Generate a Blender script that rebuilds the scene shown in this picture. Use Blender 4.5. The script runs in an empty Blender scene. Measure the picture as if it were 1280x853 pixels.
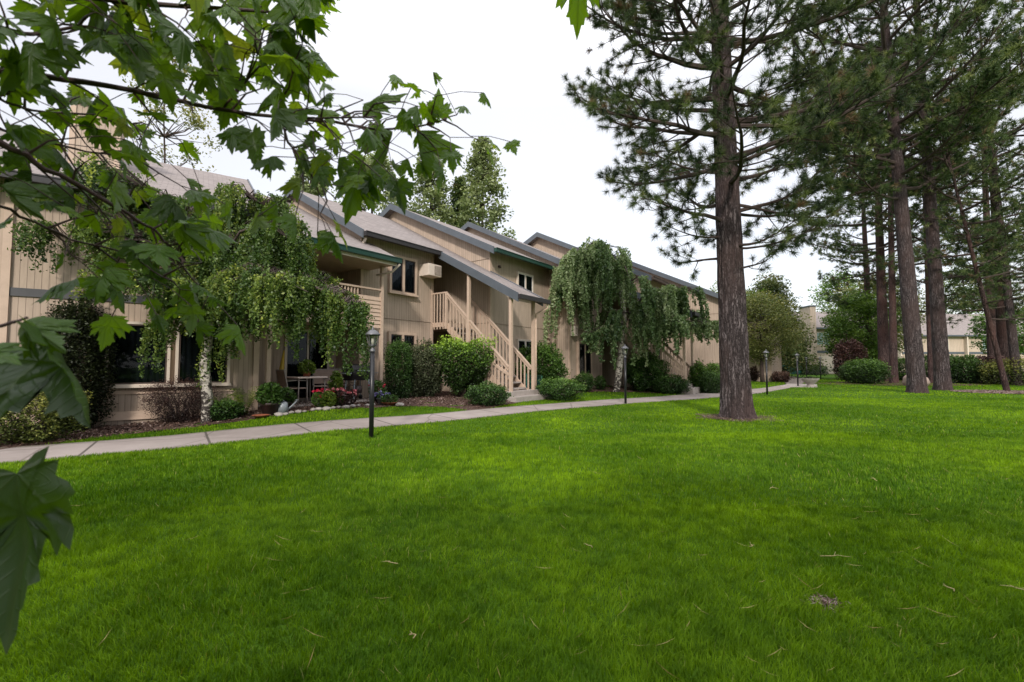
import bpy, bmesh, math, random
import numpy as np
from mathutils import Vector, Matrix, noise
random.seed(7); rng = np.random.default_rng(7)
PI = math.pi
scene = bpy.context.scene
COL = scene.collection

# ------------------------------------------------------------------ camera model / survey helpers
F = 569.0; PITCH = math.atan(28.5 / F); EYE = 1.3
cp, sp = math.cos(PITCH), math.sin(PITCH)
def ray(u, v):
    x = (u - 640) / F; y = (426.5 - v) / F
    return x, cp - sp * y, sp + cp * y
def at(u, v, Y):
    x, y, z = ray(u, v); k = Y / y
    return Vector((x * k, Y, EYE + z * k))
TH = math.radians(36.1)
U2 = (math.sin(TH), math.cos(TH)); N2 = (math.cos(TH), -math.sin(TH)); B0 = (-.82, 16.75)
def W(s, t, z=0.0):
    return Vector((B0[0] + s * U2[0] + t * N2[0], B0[1] + s * U2[1] + t * N2[1], z))
def to_st(x, y):
    dx, dy = x - B0[0], y - B0[1]
    return dx * U2[0] + dy * U2[1], dx * N2[0] + dy * N2[1]
def sm(a, b, x):
    x = np.clip((x - a) / (b - a), 0, 1); return x * x * (3 - 2 * x)
def gh(x, y):                                  # height of the terrain
    dx = x - B0[0]; dy = y - B0[1]
    s = dx * U2[0] + dy * U2[1]; t = dx * N2[0] + dy * N2[1]
    h = .2 * sm(5, 0, t) * sm(-10.5, -6.5, s)
    return h + .012 * np.sin(x * .9 + 1.3) * np.sin(y * .7) * sm(3, 6, y)
def gpt(u, v, dz=0.0):                         # ground point seen at (u, v)
    x, y, z = ray(u, v); k = (dz - EYE) / z
    for _ in range(12):
        k = (float(gh(x * k, y * k)) + dz - EYE) / z
    return Vector((x * k, y * k, EYE + z * k))
def front(u, v, t):                            # (s, z) on the facade plane t
    x, y, z = ray(u, v); d = B0[0] * N2[0] + B0[1] * N2[1] + t
    k = d / (x * N2[0] + y * N2[1])
    s, _ = to_st(x * k, y * k); return s, EYE + z * k

# ------------------------------------------------------------------ scene object helpers
def tag(o, label=None, cat=None, group=None, kind=None):
    if label: o['label'] = label
    if cat: o['category'] = cat
    if group: o['group'] = group
    if kind: o['kind'] = kind
    return o
def thing(name, loc, rz=0.0, label=None, cat=None, group=None):
    o = bpy.data.objects.new(name, None); COL.objects.link(o)
    o.location = loc; o.rotation_euler = (0, 0, rz); o.empty_display_size = .2
    return tag(o, label, cat, group)
def link(name, me, parent=None):
    o = bpy.data.objects.new(name, me); COL.objects.link(o)
    if parent is not None: o.parent = parent
    return o
def mesh_np(name, V, Fc, mat, parent=None, tint=None, smooth=False, loc=None):
    V = np.asarray(V, np.float32); Fc = np.asarray(Fc, np.int32)
    me = bpy.data.meshes.new(name); n, k = Fc.shape
    me.vertices.add(len(V)); me.vertices.foreach_set('co', V.ravel())
    me.loops.add(n * k); me.loops.foreach_set('vertex_index', Fc.ravel())
    me.polygons.add(n); me.polygons.foreach_set('loop_start', np.arange(0, n * k, k, dtype=np.int32))
    me.update(calc_edges=True)
    if smooth: me.polygons.foreach_set('use_smooth', np.ones(n, bool))
    if tint is not None:
        a = me.attributes.new('tint', 'FLOAT', 'POINT'); a.data.foreach_set('value', np.asarray(tint, np.float32))
    me.materials.append(mat)
    o = link(name, me, parent)
    if loc is not None: o.location = loc
    return o
class MB:
    """collects boxes, prisms, tubes with metric UVs and builds them as one mesh"""
    def __init__(s): s.v = []; s.f = []; s.uv = []; s.mi = []; s.sm = []
    def face(s, pts, uvs, mi=0, smooth=False):
        b = len(s.v); s.v += [tuple(p) for p in pts]; s.f.append(tuple(range(b, b + len(pts))))
        s.uv += uvs; s.mi.append(mi); s.sm.append(smooth)
    def box(s, a, b, mi=0):
        x0, x1 = sorted((a[0], b[0])); y0, y1 = sorted((a[1], b[1])); z0, z1 = sorted((a[2], b[2]))
        P = [(x0,y0,z0),(x1,y0,z0),(x1,y1,z0),(x0,y1,z0),(x0,y0,z1),(x1,y0,z1),(x1,y1,z1),(x0,y1,z1)]
        for q, ax in (((0,3,2,1),2),((4,5,6,7),2),((0,1,5,4),1),((2,3,7,6),1),((1,2,6,5),0),((3,0,4,7),0)):
            pts = [P[i] for i in q]
            uvs = [((p[1], p[2]), (p[0], p[2]), (p[0], p[1]))[ax] for p in pts]
            s.face(pts, uvs, mi)
        return s
    def prism(s, prof, x0, x1, mi=0):          # profile in (y, z), extruded along x
        n = len(prof)
        A = [(x0, y, z) for y, z in prof]; B = [(x1, y, z) for y, z in prof]
        s.face(A, [(p[1], p[2]) for p in A], mi); s.face(B[::-1], [(p[1], p[2]) for p in B[::-1]], mi)
        acc = 0
        for i in range(n):
            j = (i + 1) % n; L = math.hypot(prof[j][0] - prof[i][0], prof[j][1] - prof[i][1])
            vert = abs(prof[j][0] - prof[i][0]) < 1e-5
            a0, a1 = (prof[i][1], prof[j][1]) if vert else (acc, acc + L)
            s.face([A[i], B[i], B[j], A[j]], [(x0, a0), (x1, a0), (x1, a1), (x0, a1)], mi); acc += L
        return s
    def beam(s, p, q, w, h, up=(0, 0, 1), mi=0):
        p, q = Vector(p), Vector(q); d = (q - p); L = d.length; d.normalize(); upv = Vector(up)
        side = d.cross(upv)
        if side.length < 1e-4: side = d.cross(Vector((1, 0, 0)))
        side.normalize(); up2 = side.cross(d)
        c = []
        for e in (p, q):
            for a, b in ((-1,-1),(1,-1),(1,1),(-1,1)): c.append(e + side * a * w / 2 + up2 * b * h / 2)
        for q4 in ((3,2,1,0),(4,5,6,7)): s.face([c[i] for i in q4], [(0,0),(w,0),(w,h),(0,h)], mi)
        for i in range(4):
            j = (i + 1) % 4; s.face([c[i], c[j], c[4+j], c[4+i]], [(0,0),(w,0),(w,L),(0,L)], mi)
        return s
    def tube(s, pts, radii, n=8, mi=0, cap=True, smooth=True):
        pts = [Vector(p) for p in pts]
        if not hasattr(radii, '__len__'): radii = [radii] * len(pts)
        rings = []; ref = Vector((.13, .2, 1)); L = 0; Ls = []
        for i, p in enumerate(pts):
            d = (pts[min(i+1, len(pts)-1)] - pts[max(i-1, 0)])
            if d.length < 1e-6: d = Vector((0, 0, 1))
            d.normalize()
            if abs(d.dot(ref)) > .95: ref = Vector((1, .1, .1))
            a = d.cross(ref).normalized(); b = d.cross(a)
            ref = a.cross(d) if False else ref
            rings.append([p + (a * math.cos(2*PI*k/n) + b * math.sin(2*PI*k/n)) * radii[i] for k in range(n)])
            if i: L += (p - pts[i-1]).length
            Ls.append(L)
        for i in range(len(pts) - 1):
            for k in range(n):
                j = (k + 1) % n
                s.face([rings[i][k], rings[i][j], rings[i+1][j], rings[i+1][k]],
                       [(k/n, Ls[i]), ((k+1)/n, Ls[i]), ((k+1)/n, Ls[i+1]), (k/n, Ls[i+1])], mi, smooth)
        if cap:
            for r in (rings[0][::-1], rings[-1]): s.face(r, [(0, 0)] * n, mi)
        return s
    def lathe(s, prof, c=(0, 0, 0), n=20, mi=0, smooth=True):   # prof: (r, z)
        for i in range(len(prof) - 1):
            for k in range(n):
                q = []
                for (r, z), a in ((prof[i], k), (prof[i], k+1), (prof[i+1], k+1), (prof[i+1], k)):
                    q.append((c[0] + r*math.cos(2*PI*a/n), c[1] + r*math.sin(2*PI*a/n), c[2] + z))
                s.face(q, [(k/n, prof[i][1]), ((k+1)/n, prof[i][1]), ((k+1)/n, prof[i+1][1]), (k/n, prof[i+1][1])], mi, smooth)
        return s
    def build(s, name, mats, parent=None, M=None, bevel=0, weld=True):
        me = bpy.data.meshes.new(name); me.from_pydata(s.v, [], s.f)
        uvl = me.uv_layers.new(name='UVMap'); uvl.data.foreach_set('uv', np.array(s.uv, np.float32).ravel())
        if not isinstance(mats, (list, tuple)): mats = [mats]
        for m in mats: me.materials.append(m)
        me.polygons.foreach_set('material_index', s.mi); me.polygons.foreach_set('use_smooth', s.sm)
        if weld:
            bm = bmesh.new(); bm.from_mesh(me)
            bmesh.ops.remove_doubles(bm, verts=bm.verts, dist=1e-5)
            bmesh.ops.dissolve_degenerate(bm, dist=1e-6, edges=bm.edges)
            bmesh.ops.recalc_face_normals(bm, faces=bm.faces); bm.to_mesh(me); bm.free()
        me.update(); o = link(name, me, parent)
        if M is not None: o.matrix_local = M
        if bevel:
            b = o.modifiers.new('bevel', 'BEVEL'); b.width = bevel; b.segments = 2; b.limit_method = 'ANGLE'; b.angle_limit = .6
        return o
def copy_tree(o, parent=None):
    c = o.copy(); COL.objects.link(c)
    if parent is not None: c.parent = parent
    for ch in list(o.children): copy_tree(ch, c)
    return c

# ------------------------------------------------------------------ materials
def newmat(name):
    m = bpy.data.materials.new(name); m.use_nodes = True
    nt = m.node_tree; nt.nodes.clear()
    out = nt.nodes.new('ShaderNodeOutputMaterial')
    return m, nt, out
def nd(nt, typ, **kw):
    n = nt.nodes.new('ShaderNode' + typ)
    for k, v in kw.items():
        if k.startswith('i_'):
            key = k[2:].replace('_', ' '); n.inputs[key].default_value = v
        else: setattr(n, k, v)
    return n
def ramp(nt, stops, src):
    r = nt.nodes.new('ShaderNodeValToRGB'); e = r.color_ramp.elements
    while len(e) < len(stops): e.new(.5)
    for i, (p, c) in enumerate(stops): e[i].position = p; e[i].color = (*c, 1) if len(c) == 3 else c
    nt.links.new(src, r.inputs[0]); return r.outputs[0]
def mixc(nt, a, b, fac, mode='MIX'):
    m = nt.nodes.new('ShaderNodeMix'); m.data_type = 'RGBA'; m.blend_type = mode
    for i, s in ((6, a), (7, b)):
        if isinstance(s, tuple): m.inputs[i].default_value = (*s, 1)
        else: nt.links.new(s, m.inputs[i])
    if isinstance(fac, (int, float)): m.inputs[0].default_value = fac
    else: nt.links.new(fac, m.inputs[0])
    return m.outputs[2]
def mth(nt, op, a, b=None, c=None):
    m = nt.nodes.new('ShaderNodeMath'); m.operation = op
    for i, s in enumerate((a, b, c)):
        if s is None: continue
        if isinstance(s, (int, float)): m.inputs[i].default_value = s
        else: nt.links.new(s, m.inputs[i])
    return m.outputs[0]
def noi(nt, vec, scale, detail=4, rough=.55, dist=0):
    n = nd(nt, 'TexNoise'); n.inputs['Scale'].default_value = scale; n.inputs['Detail'].default_value = detail
    n.inputs['Roughness'].default_value = rough; n.inputs['Distortion'].default_value = dist
    if vec is not None: nt.links.new(vec, n.inputs['Vector'])
    return n.outputs['Fac']
def mapv(nt, src, scale=(1, 1, 1)):
    m = nd(nt, 'Mapping'); m.inputs['Scale'].default_value = scale; nt.links.new(src, m.inputs[0]); return m.outputs[0]
def finish(nt, out, col, rough=.6, bump=None, bstr=.3, bdist=.01, metal=0, spec=.4):
    p = nd(nt, 'BsdfPrincipled')
    if isinstance(col, tuple): p.inputs['Base Color'].default_value = (*col, 1)
    else: nt.links.new(col, p.inputs['Base Color'])
    if isinstance(rough, (int, float)): p.inputs['Roughness'].default_value = rough
    else: nt.links.new(rough, p.inputs['Roughness'])
    p.inputs['Metallic'].default_value = metal; p.inputs['Specular IOR Level'].default_value = spec
    if bump is not None:
        b = nd(nt, 'Bump'); b.inputs['Strength'].default_value = bstr; b.inputs['Distance'].default_value = bdist
        nt.links.new(bump, b.inputs['Height']); nt.links.new(b.outputs[0], p.inputs['Normal'])
    nt.links.new(p.outputs[0], out.inputs[0]); return p
def simple(name, col, rough=.6, var=.15, scale=6, metal=0, bstr=.15, spec=.4):
    m, nt, out = newmat(name); tc = nd(nt, 'TexCoord').outputs['Object']
    n = noi(nt, tc, scale, 6, .65)
    lo = tuple(c * (1 - var) for c in col); hi = tuple(min(1, c * (1 + var)) for c in col)
    c = ramp(nt, [(.3, lo), (.7, hi)], n)
    finish(nt, out, c, rough, noi(nt, tc, scale * 8, 4), bstr, .004, metal, spec); return m

def siding_mat(name, col, pitch=.102, seam=1.22, groove=.012):
    m, nt, out = newmat(name); uv = nd(nt, 'UVMap').outputs[0]
    sx = nd(nt, 'SeparateXYZ'); nt.links.new(uv, sx.inputs[0]); x, z = sx.outputs[0], sx.outputs[1]
    fr = mth(nt, 'FRACT', mth(nt, 'DIVIDE', x, pitch))
    d = mth(nt, 'ABSOLUTE', mth(nt, 'SUBTRACT', fr, .5))
    g = ramp(nt, [(.445, (0, 0, 0)), (.47, (1, 1, 1))], d)   # 1 in the groove
    fr2 = mth(nt, 'FRACT', mth(nt, 'DIVIDE', x, seam)); d2 = mth(nt, 'ABSOLUTE', mth(nt, 'SUBTRACT', fr2, .5))
    g2 = ramp(nt, [(.488, (0, 0, 0)), (.496, (1, 1, 1))], d2)
    cell = mth(nt, 'FLOOR', mth(nt, 'DIVIDE', x, pitch))
    wn = nd(nt, 'TexWhiteNoise'); wn.noise_dimensions = '1D'; nt.links.new(cell, wn.inputs['W'])
    st = noi(nt, mapv(nt, uv, (3, .35, 1)), 3, 5, .65)
    fine = noi(nt, mapv(nt, uv, (14, 1.2, 1)), 6, 4, .6)
    lo = tuple(c * .74 for c in col); hi = tuple(min(1, c * 1.1) for c in col)
    c = ramp(nt, [(.28, lo), (.72, hi)], st)
    c = mixc(nt, c, tuple(k * .8 for k in col), mth(nt, 'MULTIPLY', wn.outputs[0], .22))
    c = mixc(nt, c, tuple(k * .8 for k in col), mth(nt, 'MULTIPLY', fine, .25))
    # splash dirt near the foot of the wall
    dirt = ramp(nt, [(.0, (.6, .6, .6)), (.12, (0, 0, 0))], mth(nt, 'ADD', mth(nt, 'MULTIPLY', z, .17), mth(nt, 'MULTIPLY', st, .05)))
    c = mixc(nt, c, (.13, .10, .075), dirt)
    c = mixc(nt, c, tuple(k * .22 for k in col), mth(nt, 'MULTIPLY', g, .62))
    c = mixc(nt, c, tuple(k * .3 for k in col), mth(nt, 'MULTIPLY', g2, .2))
    hgt = mth(nt, 'SUBTRACT', mth(nt, 'MULTIPLY', fine, .12), g)
    finish(nt, out, c, .75, hgt, .5, .01, 0, .3); return m
def shingle_mat(name, col):
    m, nt, out = newmat(name); uv = nd(nt, 'UVMap').outputs[0]
    b = nd(nt, 'TexBrick'); nt.links.new(uv, b.inputs[0]); b.offset = .5
    b.inputs['Color1'].default_value = (*[c * .78 for c in col], 1); b.inputs['Color2'].default_value = (*[c * 1.2 for c in col], 1)
    b.inputs['Mortar'].default_value = (*[c * .42 for c in col], 1); b.inputs['Scale'].default_value = 1
    b.inputs['Mortar Size'].default_value = .008; b.inputs['Brick Width'].default_value = .24; b.inputs['Row Height'].default_value = .14
    b.inputs['Bias'].default_value = -.1
    n = noi(nt, uv, 2.2, 8, .8); c = mixc(nt, b.outputs[0], tuple(k * .7 for k in col), mth(nt, 'MULTIPLY', n, .55))
    n2 = noi(nt, uv, 60, 3); c = mixc(nt, c, tuple(min(1, k * 1.5) for k in col), mth(nt, 'MULTIPLY', n2, .35))
    finish(nt, out, c, .9, mth(nt, 'ADD', b.outputs['Fac'], mth(nt, 'MULTIPLY', n2, -.5)), -.5, .015, 0, .2); return m
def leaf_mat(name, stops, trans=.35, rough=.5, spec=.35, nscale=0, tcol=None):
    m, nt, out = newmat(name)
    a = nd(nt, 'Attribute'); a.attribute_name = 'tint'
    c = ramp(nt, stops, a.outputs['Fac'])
    p = nd(nt, 'BsdfPrincipled'); nt.links.new(c, p.inputs['Base Color']); p.inputs['Roughness'].default_value = rough
    p.inputs['Specular IOR Level'].default_value = spec
    t = nd(nt, 'BsdfTranslucent')
    nt.links.new(mixc(nt, c, tcol or (.9, 1.0, .25), .6, 'MULTIPLY'), t.inputs[0])
    mx = nd(nt, 'MixShader'); mx.inputs[0].default_value = trans
    nt.links.new(p.outputs[0], mx.inputs[1]); nt.links.new(t.outputs[0], mx.inputs[2]); nt.links.new(mx.outputs[0], out.inputs[0])
    return m
def bark_mat(name, dark, mid, light, red=None, sc=(5.5, 5.5, .62)):
    m, nt, out = newmat(name); tc = nd(nt, 'TexCoord').outputs['Object']
    v = nd(nt, 'TexVoronoi'); v.feature = 'DISTANCE_TO_EDGE'; v.inputs['Scale'].default_value = 2.6
    w = noi(nt, mapv(nt, tc, (3, 3, 1.4)), 2.6, 5, .7)
    addv = nd(nt, 'VectorMath', operation='ADD'); nt.links.new(mapv(nt, tc, sc), addv.inputs[0])
    cmb = nd(nt, 'CombineXYZ'); nt.links.new(mth(nt, 'MULTIPLY', w, 1.6), cmb.inputs[0]); nt.links.new(mth(nt, 'MULTIPLY', w, 2.2), cmb.inputs[1]); nt.links.new(mth(nt, 'MULTIPLY', w, 1.3), cmb.inputs[2])
    nt.links.new(cmb.outputs[0], addv.inputs[1]); nt.links.new(addv.outputs[0], v.inputs['Vector'])
    e = v.outputs['Distance']; n = noi(nt, mapv(nt, tc, (12, 12, 2.5)), 3, 6, .7); big = noi(nt, mapv(nt, tc, (1, 1, .5)), 1.2, 3)
    c = ramp(nt, [(.02, dark), (.12, mid), (.5, light)], mth(nt, 'MULTIPLY', e, mth(nt, 'ADD', n, .45)))
    c = mixc(nt, c, red or mid, ramp(nt, [(.42, (0, 0, 0)), (.62, (.75, .75, .75))], big))
    c = mixc(nt, c, dark, ramp(nt, [(.35, (.65, .65, .65)), (.5, (0, 0, 0))], n))
    finish(nt, out, c, .9, mth(nt, 'ADD', ramp(nt, [(0, (0,0,0)), (.25, (1,1,1))], e), mth(nt, 'MULTIPLY', n, .6)), .9, .03, 0, .2); return m
def birch_mat():
    m, nt, out = newmat('birch_bark'); tc = nd(nt, 'TexCoord').outputs['Object']
    n = noi(nt, mapv(nt, tc, (5, 5, 7)), 1.6, 5, .7, .5); n2 = noi(nt, mapv(nt, tc, (6, 6, 40)), 1, 3)
    c = ramp(nt, [(.3, (.33, .30, .26)), (.7, (.56, .52, .46))], n2)
    sx = nd(nt, 'SeparateXYZ'); nt.links.new(tc, sx.inputs[0])
    low = ramp(nt, [(0, (.12, .12, .12)), (.3, (0, 0, 0))], mth(nt, 'MULTIPLY', sx.outputs[2], .2))
    k = mth(nt, 'ADD', n, low)
    c = mixc(nt, c, (.035, .028, .025), ramp(nt, [(.53, (0, 0, 0)), (.58, (1, 1, 1))], k))
    finish(nt, out, c, .7, k, -.5, .02, 0, .3); return m

M = {}
SID = (.47, .368, .29)
M['siding'] = siding_mat('tan_siding', SID)
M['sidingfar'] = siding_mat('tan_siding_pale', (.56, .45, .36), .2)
M['trim'] = simple('tan_trim', (.50, .375, .29), .65, .1, 4)
M['trimlight'] = simple('pale_trim', (.62, .53, .45), .6, .08, 4)
M['shingle'] = shingle_mat('pinkish_shingle', (.235, .205, .195))
M['fascia'] = simple('grey_fascia', (.085, .098, .115), .6, .12, 3)
M['bandgrey'] = simple('band_grey', (.075, .075, .08), .6, .12, 3)
M['jointbrown'] = simple('joint_brown', (.16, .115, .085), .7, .2, 3)
M['gutter'] = simple('green_gutter', (.014, .05, .038), .35, .1, 3)
M['gutterdark'] = simple('dark_gutter', (.03, .028, .03), .4, .1, 3)
M['soffit'] = simple('soffit_paint', (.42, .31, .235), .7, .1, 3)
M['brown'] = simple('brown_trim', (.075, .05, .04), .6, .1, 3)
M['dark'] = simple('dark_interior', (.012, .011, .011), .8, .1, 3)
M['door'] = simple('dark_door', (.06, .045, .038), .5, .1, 3)
M['alu'] = simple('white_aluminium', (.66, .64, .62), .4, .06, 5)
M['black'] = simple('black_metal', (.012, .012, .014), .35, .2, 10)
M['lamptop'] = simple('weathered_metal', (.12, .12, .125), .4, .3, 12, .6)
M['concrete'] = simple('stair_concrete', (.33, .29, .265), .85, .2, 3)
M['terracotta'] = simple('terracotta', (.30, .095, .05), .7, .2, 6)
M['plasticdark'] = simple('dark_pot', (.05, .035, .035), .5, .2, 6)
M['zinc'] = simple('zinc', (.28, .31, .34), .45, .2, 8, .3)
M['stone'] = simple('field_stone', (.30, .27, .25), .85, .35, 3, bstr=.4)
M['boulder'] = simple('pink_boulder', (.36, .27, .23), .9, .3, 2, bstr=.6)
M['teal'] = simple('teal_wire', (.02, .12, .11), .5, .1, 4)
M['chair'] = simple('chair_metal', (.25, .22, .20), .5, .1, 4)
M['tabletop'] = simple('table_top', (.62, .50, .45), .4, .1, 4)
M['yellow'] = simple('yellow_plastic', (.60, .42, .06), .5, .1, 4)
M['cushion'] = simple('tan_fabric', (.30, .22, .18), .85, .15, 6)
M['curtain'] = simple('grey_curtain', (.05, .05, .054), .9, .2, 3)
M['curtainpale'] = simple('pale_curtain', (.35, .36, .36), .9, .1, 3)
M['tealglass'] = simple('teal_pane', (.26, .36, .35), .25, .1, 1)
def glass_mat(name, tcol, gl=.16, rough=.02):
    m, nt, out = newmat(name)
    t = nd(nt, 'BsdfTransparent'); t.inputs[0].default_value = (*tcol, 1)
    g = nd(nt, 'BsdfGlossy'); g.inputs['Roughness'].default_value = rough; g.inputs['Color'].default_value = (.8, .87, .95, 1)
    tc = nd(nt, 'TexCoord').outputs['Object']; b = nd(nt, 'Bump'); b.inputs['Strength'].default_value = .06; b.inputs['Distance'].default_value = .02
    nt.links.new(noi(nt, tc, 1.1, 2), b.inputs['Height']); nt.links.new(b.outputs[0], g.inputs['Normal'])
    lw = nd(nt, 'LayerWeight'); lw.inputs[0].default_value = .25
    mx = nd(nt, 'MixShader'); nt.links.new(mth(nt, 'ADD', mth(nt, 'MULTIPLY', lw.outputs['Fresnel'], .16), gl - .05), mx.inputs[0])
    nt.links.new(t.outputs[0], mx.inputs[1]); nt.links.new(g.outputs[0], mx.inputs[2]); nt.links.new(mx.outputs[0], out.inputs[0]); return m
M['glass'] = glass_mat('window_glass', (.5, .54, .56), .06)
M['lampglass'] = glass_mat('lamp_glass', (.85, .85, .82), .2, .15)
M['frost'] = simple('frosted_bulb', (.7, .68, .62), .4, .05, 5)
M['pinebark'] = bark_mat('ponderosa_bark', (.028, .021, .021), (.092, .072, .073), (.20, .168, .17), (.10, .066, .062))
M['pinebark_far'] = bark_mat('pine_bark_reddish', (.026, .017, .017), (.085, .056, .053), (.15, .108, .102), (.115, .060, .052), (4, 4, .5))
M['twig'] = simple('twig_bark', (.055, .038, .032), .9, .3, 10)
M['maplebark'] = simple('maple_twig', (.06, .030, .026), .55, .3, 14)
M['birch'] = birch_mat()
M['birchtwig'] = simple('birch_twig', (.07, .05, .042), .8, .3, 6)
G = lambda *s: [(p, c) for p, c in s]
M['needle'] = leaf_mat('pine_needles', G((0, (.014, .030, .012)), (.5, (.055, .09, .026)), (.85, (.18, .23, .06)), (1, (.17, .11, .06))), .25, .55, .3)
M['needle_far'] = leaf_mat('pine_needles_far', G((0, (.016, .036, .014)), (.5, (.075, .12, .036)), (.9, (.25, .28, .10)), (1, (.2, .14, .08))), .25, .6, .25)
M['fir'] = leaf_mat('pale_olive_pine', G((0, (.10, .13, .06)), (.5, (.22, .27, .12)), (1, (.42, .46, .24))), .3, .6, .25)  # pale olive foliage colour of the background trees
M['birchleaf'] = leaf_mat('birch_leaves', G((0, (.016, .038, .008)), (.4, (.06, .115, .02)), (.75, (.16, .225, .045)), (1, (.40, .44, .07))), .35, .45, .4)
M['birchleaf2'] = leaf_mat('silver_birch_leaves', G((0, (.025, .06, .018)), (.4, (.11, .18, .06)), (.75, (.26, .33, .16)), (1, (.42, .48, .27))), .3, .45, .4)
M['shrubdark'] = leaf_mat('dark_shrub', G((0, (.008, .022, .006)), (.6, (.03, .07, .014)), (1, (.07, .14, .025))), .2, .45)
M['shrubmid'] = leaf_mat('green_shrub', G((0, (.014, .035, .008)), (.6, (.055, .12, .02)), (1, (.14, .25, .04))), .25, .45)
M['shrublime'] = leaf_mat('lime_topped_shrub', G((0, (.02, .045, .010)), (.5, (.07, .14, .02)), (.8, (.19, .33, .03)), (1, (.36, .52, .06))), .3, .45)
M['shrubyel'] = leaf_mat('yellowish_shrub', G((0, (.02, .03, .008)), (.5, (.09, .12, .022)), (1, (.24, .24, .05))), .25, .5)
M['shrubgrey'] = leaf_mat('greyish_shrub', G((0, (.016, .026, .012)), (.6, (.06, .075, .035)), (1, (.15, .17, .09))), .25, .6)
M['purple'] = leaf_mat('purple_shrub', G((0, (.010, .006, .006)), (.6, (.045, .022, .02)), (1, (.10, .05, .04))), .15, .5, tcol=(1, .6, .4))
M['purplelight'] = leaf_mat('reddish_shrub', G((0, (.03, .015, .012)), (.6, (.10, .055, .045)), (1, (.2, .12, .09))), .2, .5, tcol=(1, .6, .4))
M['fern'] = leaf_mat('fern_fronds', G((0, (.03, .06, .01)), (.6, (.14, .22, .03)), (1, (.34, .40, .06))), .35, .5)
M['treegreen'] = leaf_mat('bright_tree', G((0, (.03, .07, .01)), (.5, (.10, .19, .03)), (1, (.24, .36, .06))), .35, .5)
M['treeyellow'] = leaf_mat('yellowing_tree', G((0, (.06, .08, .022)), (.5, (.18, .20, .06)), (1, (.40, .36, .12))), .35, .5)
M['vine'] = leaf_mat('dark_vine', G((0, (.006, .010, .004)), (.6, (.022, .030, .010)), (.9, (.05, .07, .015)), (1, (.12, .05, .03))), .2, .5)
M['petal_red'] = leaf_mat('red_petals', G((0, (.35, .008, .03)), (1, (.75, .03, .10))), .2, .5, tcol=(1, .3, .3))
M['petal_pink'] = leaf_mat('pink_petals', G((0, (.45, .08, .12)), (1, (.75, .30, .30))), .2, .5, tcol=(1, .5, .5))
M['petal_blue'] = leaf_mat('violet_petals', G((0, (.10, .08, .25)), (1, (.30, .28, .5))), .2, .5, tcol=(.6, .5, 1))
def maple_mat():
    m, nt, out = newmat('maple_leaf'); uv = nd(nt, 'UVMap').outputs[0]
    a = nd(nt, 'Attribute'); a.attribute_name = 'tint'
    sx = nd(nt, 'SeparateXYZ'); nt.links.new(uv, sx.inputs[0]); x, y = sx.outputs[0], sx.outputs[1]
    ang = mth(nt, 'ARCTAN2', x, y); r = mth(nt, 'SQRT', mth(nt, 'ADD', mth(nt, 'MULTIPLY', x, x), mth(nt, 'MULTIPLY', y, y)))
    # five main veins fan out from the petiole
    sw = mth(nt, 'PINGPONG', mth(nt, 'ADD', mth(nt, 'ABSOLUTE', ang), 0), .42)
    vein = ramp(nt, [(.0, (1, 1, 1)), (.035, (0, 0, 0))], mth(nt, 'MULTIPLY', sw, mth(nt, 'ADD', r, .05)))
    sec = mth(nt, 'PINGPONG', mth(nt, 'SUBTRACT', r, mth(nt, 'MULTIPLY', sw, .55)), .055)
    vein2 = ramp(nt, [(.0, (.5, .5, .5)), (.010, (0, 0, 0))], sec)
    n = noi(nt, uv, 5, 4)
    top = ramp(nt, [(0, (.035, .08, .008)), (.5, (.08, .165, .012)), (.92, (.13, .24, .016)), (1, (.25, .30, .03))], a.outputs['Fac'])
    top = mixc(nt, top, (.02, .045, .006), mth(nt, 'MULTIPLY', n, .5))
    und = ramp(nt, [(0, (.06, .09, .05)), (.5, (.11, .15, .09)), (1, (.2, .24, .12))], a.outputs['Fac'])
    gm = nd(nt, 'NewGeometry'); c = mixc(nt, top, und, gm.outputs['Backfacing'])
    vv = mth(nt, 'MAXIMUM', vein, vein2)
    c = mixc(nt, c, (.16, .22, .06), mth(nt, 'MULTIPLY', vv, .4))
    p = nd(nt, 'BsdfPrincipled'); nt.links.new(c, p.inputs['Base Color']); p.inputs['Roughness'].default_value = .42; p.inputs['Specular IOR Level'].default_value = .4
    b = nd(nt, 'Bump'); b.inputs['Strength'].default_value = .45; b.inputs['Distance'].default_value = .004
    nt.links.new(mth(nt, 'ADD', mth(nt, 'MULTIPLY', vv, -1), mth(nt, 'MULTIPLY', n, .6)), b.inputs['Height']); nt.links.new(b.outputs[0], p.inputs['Normal'])
    t = nd(nt, 'BsdfTranslucent'); tc2 = ramp(nt, [(0, (.09, .18, .003)), (.6, (.24, .42, .006)), (1, (.55, .6, .03))], a.outputs['Fac'])
    nt.links.new(mixc(nt, tc2, (.03, .07, .003), mth(nt, 'MULTIPLY', vv, .5)), t.inputs[0])
    mx = nd(nt, 'MixShader'); mx.inputs[0].default_value = .42
    nt.links.new(p.outputs[0], mx.inputs[1]); nt.links.new(t.outputs[0], mx.inputs[2]); nt.links.new(mx.outputs[0], out.inputs[0]); return m
M['maple'] = maple_mat()
def lawn_mat():
    m, nt, out = newmat('lawn_turf'); tc = nd(nt, 'TexCoord').outputs['Object']
    n1 = noi(nt, tc, .35, 4, .6); n2 = noi(nt, tc, 3.5, 5, .7); n3 = noi(nt, tc, 45, 4, .7)
    c = ramp(nt, [(.3, (.04, .10, .005)), (.7, (.08, .18, .007))], n1)
    c = mixc(nt, c, (.12, .22, .012), mth(nt, 'MULTIPLY', n2, .35))
    c = mixc(nt, c, (.012, .03, .003), ramp(nt, [(.35, (.7, .7, .7)), (.6, (0, 0, 0))], n3))
    finish(nt, out, c, .9, n3, .8, .03, 0, .1); return m
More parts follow.
